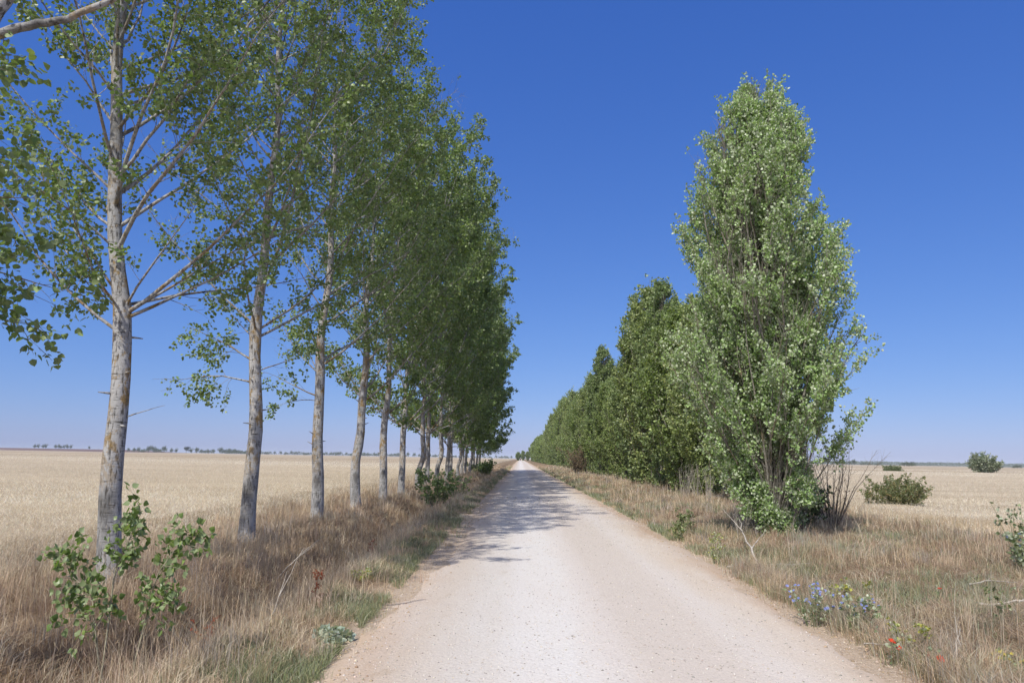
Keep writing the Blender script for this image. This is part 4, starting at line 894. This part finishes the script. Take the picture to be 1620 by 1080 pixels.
for px_ in (57, 63, 71, 75, 91, 96, 99, 104, 109, 115): items.append((px_, 1450, q.uniform(7, 9.5), 1, 'far clump over the brown rise'))
items.append((144, 1450, 6.5, 1, None))
px_ = 206
while px_ < 700:
    if not (288 < px_ < 306): items.append((px_, q.uniform(1250, 1380) if px_ < 420 else q.uniform(1500, 1700), q.uniform(8, 12.5) if px_ < 400 else q.uniform(7.5, 11), q.choice([0, 1, 2]) if px_ < 320 else q.choice([0, 2]), 'bluish band along the left horizon'))
    px_ += q.uniform(6.5, 11)
while px_ < 815: items.append((px_, q.uniform(1900, 2100), q.uniform(7, 9), q.choice([0, 2]), 'bluish band along the left horizon')); px_ += q.uniform(5, 11)
cnt = {}
for (px_, Y, h_, k, band) in items:
    t = place_from(fs, fu, k); s_ = h_ / [11, 10, 9, 12][k]; t.location = (fpos(px_, Y), Y, 4.5 if px_ < 150 else 0.2); t.scale = (s_, s_, s_); t.rotation_euler.z = q.uniform(0, 6)
    if band is None: tag(t, 'lone slim far tree on the left horizon just left of the leftmost trunk', 'tree', 'trees on the left horizon'); continue
    cnt[band] = cnt.get(band, 0) + 1
    tag(t, '%s tree from the left in the %s' % (ordinal(cnt[band]), band), 'tree', 'trees on the left horizon')
t = fs[3]; t.location = (fpos(298, 1250), 1250, .2); tag(t, 'dark spreading tree standing out of the left horizon band', 'tree', 'trees on the left horizon')
for i, (px_, Y, h_, k) in enumerate([(1341, 900, 7.5, 0), (1356, 1100, 5, 2), (1366, 1100, 5, 2), (1379, 1100, 5, 2), (1424, 800, 6.5, 2), (1430, 820, 5, 2), (1592, 700, 4.2, 2)]):
    t = place_from(fs, fu, k); s_ = h_ / [11, 10, 9, 12][k]; t.location = (fpos(px_, Y), Y, .1); t.scale = (s_, s_, s_)
    tag(t, '%s from the left of the small far trees dotting the right wheat horizon' % ordinal(i + 1), 'tree', 'trees on the right horizon')
# continuous dark wood on the right horizon
r = np.random.default_rng(77); n = 42000
x = r.uniform(500, 3000, n); y = 1950 + r.uniform(0, 250, n)
hp = 6 + 5 * vnoise(x * .02, y * .004, 91) + 2 * vnoise(x * .09, y * .02, 92); z = hp * r.random(n) ** .8
s_ = r.uniform(1.2, 2.6, n)[:, None]
d1 = r.normal(0, 1, (n, 3)); d1 /= np.linalg.norm(d1, axis=1)[:, None]; d2 = r.normal(0, 1, (n, 3)); d2 /= np.linalg.norm(d2, axis=1)[:, None]
Pp = np.stack([x, y, z], 1); V = np.stack([Pp - d1 * s_, Pp + d2 * s_, Pp + d1 * s_], 1).reshape(-1, 3)
tag(mesh_np('woodland', V, [np.arange(3 * n).reshape(-1, 3)], M['far_leaf'], col=np.repeat(pal(r, n, FC), 3, 0)), 'far bluish wood along the right horizon', 'wood', kind='stuff')

# ------------------------------------------------------------------ walker far down the track
def person():
    root = empty('person', (.18, 395, .04), math.pi)
    def skin(name, verts, edges, rad, mat, par):
        me = bpy.data.meshes.new(name); me.from_pydata(verts, edges, []); o = bpy.data.objects.new(name, me); C.objects.link(o)
        m_ = o.modifiers.new('s', 'SKIN')
        for i, rr_ in enumerate(rad): me.skin_vertices[0].data[i].radius = (rr_, rr_)
        me.skin_vertices[0].data[0].use_root = True
        ss = o.modifiers.new('ss', 'SUBSURF'); ss.levels = 1; ss.render_levels = 1
        me.materials.append(mat); o.parent = par; return o
    def flat(nm, c, rough=.8):
        m, nt, b_ = new_mat(nm); co = obj_co(nt); cc = ramp(nt, noise(nt, co, 12, 3), [(.3, tuple(v * .8 for v in c)), (.7, c)]); nt.links.new(cc, b_.inputs['Base Color']); b_.inputs['Roughness'].default_value = rough; return m
    sk = flat('skin', (.45, .28, .2)); dk = flat('dark_cloth', (.03, .03, .04)); tr = flat('trouser_cloth', (.06, .055, .05)); hw = flat('hat_cloth', (.8, .8, .78))
    v = [(0, 0, .98), (0, 0, 1.2), (0, 0, 1.42), (0, .01, 1.52), (0, .02, 1.62), (0, .02, 1.72),
         (.19, 0, 1.42), (.25, 0, 1.14), (.24, .1, .9), (.24, .13, .82), (-.19, 0, 1.42), (-.26, 0, 1.14), (-.24, -.03, .88), (-.24, -.02, .80),
         (.1, 0, .92), (.1, .1, .5), (.1, .02, .08), (.1, .16, .04), (-.1, 0, .92), (-.1, -.02, .5), (-.1, -.24, .12), (-.1, -.12, .04)]
    e = [(0, 1), (1, 2), (2, 3), (3, 4), (4, 5), (2, 6), (6, 7), (7, 8), (8, 9), (2, 10), (10, 11), (11, 12), (12, 13), (0, 14), (14, 15), (15, 16), (16, 17), (0, 18), (18, 19), (19, 20), (20, 21)]
    rd = [.14, .13, .13, .055, .09, .08, .06, .045, .035, .04, .06, .045, .035, .04, .09, .06, .04, .04, .09, .06, .04, .04]
    skin('body', v, e, rd, sk, root)
    skin('trousers', [(0, 0, 1.0), (.1, 0, .92), (.1, .1, .5), (.1, .03, .14), (-.1, 0, .92), (-.1, -.02, .5), (-.1, -.22, .17)], [(0, 1), (1, 2), (2, 3), (0, 4), (4, 5), (5, 6)], [.155, .105, .08, .065, .105, .08, .065], tr, root)
    skin('shirt', [(0, 0, 1.0), (0, 0, 1.2), (0, 0, 1.44), (.2, 0, 1.43), (.25, 0, 1.2), (-.2, 0, 1.43), (-.26, 0, 1.2)], [(0, 1), (1, 2), (2, 3), (3, 4), (2, 5), (5, 6)], [.155, .15, .145, .075, .06, .075, .06], dk, root)
    g = Grow(5); P = [(0, .02, 1.66), (0, .02, 1.665), (0, .02, 1.69), (0, .02, 1.76), (0, .02, 1.80), (0, .02, 1.805)]
    g.tube(P, [.19, .2, .11, .105, .08, .005], 14); g.mesh('hat', hw, root)
    g = Grow(6); g.tube([(0, -.22, 1.0), (0, -.22, 1.04), (0, -.23, 1.25), (0, -.22, 1.45), (0, -.2, 1.5)], [.02, .13, .15, .13, .03], 8); g.mesh('backpack', dk, root)
    tag(root, 'tiny far walker in a white hat and dark clothes in the middle of the track', 'person')
person()

# ------------------------------------------------------------------ haze
hm = bpy.data.materials.new('haze_air'); hm.use_nodes = True; nt = hm.node_tree; nt.nodes.clear()
ho = nt.nodes.new('ShaderNodeOutputMaterial'); pv = nt.nodes.new('ShaderNodeVolumePrincipled')
pv.inputs['Color'].default_value = (0.84, 0.92, 1.0, 1); pv.inputs['Density'].default_value = 0.00014; pv.inputs['Anisotropy'].default_value = -0.25
nt.links.new(pv.outputs[0], ho.inputs['Volume'])
hx0, hx1, hy0, hy1, hz0, hz1 = -4700, 4700, -80, 5400, -2.0, 17.5
V = np.array([(a, b_, c_) for a in (hx0, hx1) for b_ in (hy0, hy1) for c_ in (hz0, hz1)], float)
F = np.array([[0, 1, 3, 2], [4, 6, 7, 5], [0, 4, 5, 1], [2, 3, 7, 6], [0, 2, 6, 4], [1, 5, 7, 3]])
tag(mesh_np('haze', V, [F], hm), 'thin bluish summer haze over the plain', 'haze', kind='stuff')

for o in bpy.data.objects:
    if 'label' in o and not 4 <= len(o['label'].split()) <= 16: print('LONG', o['label'])
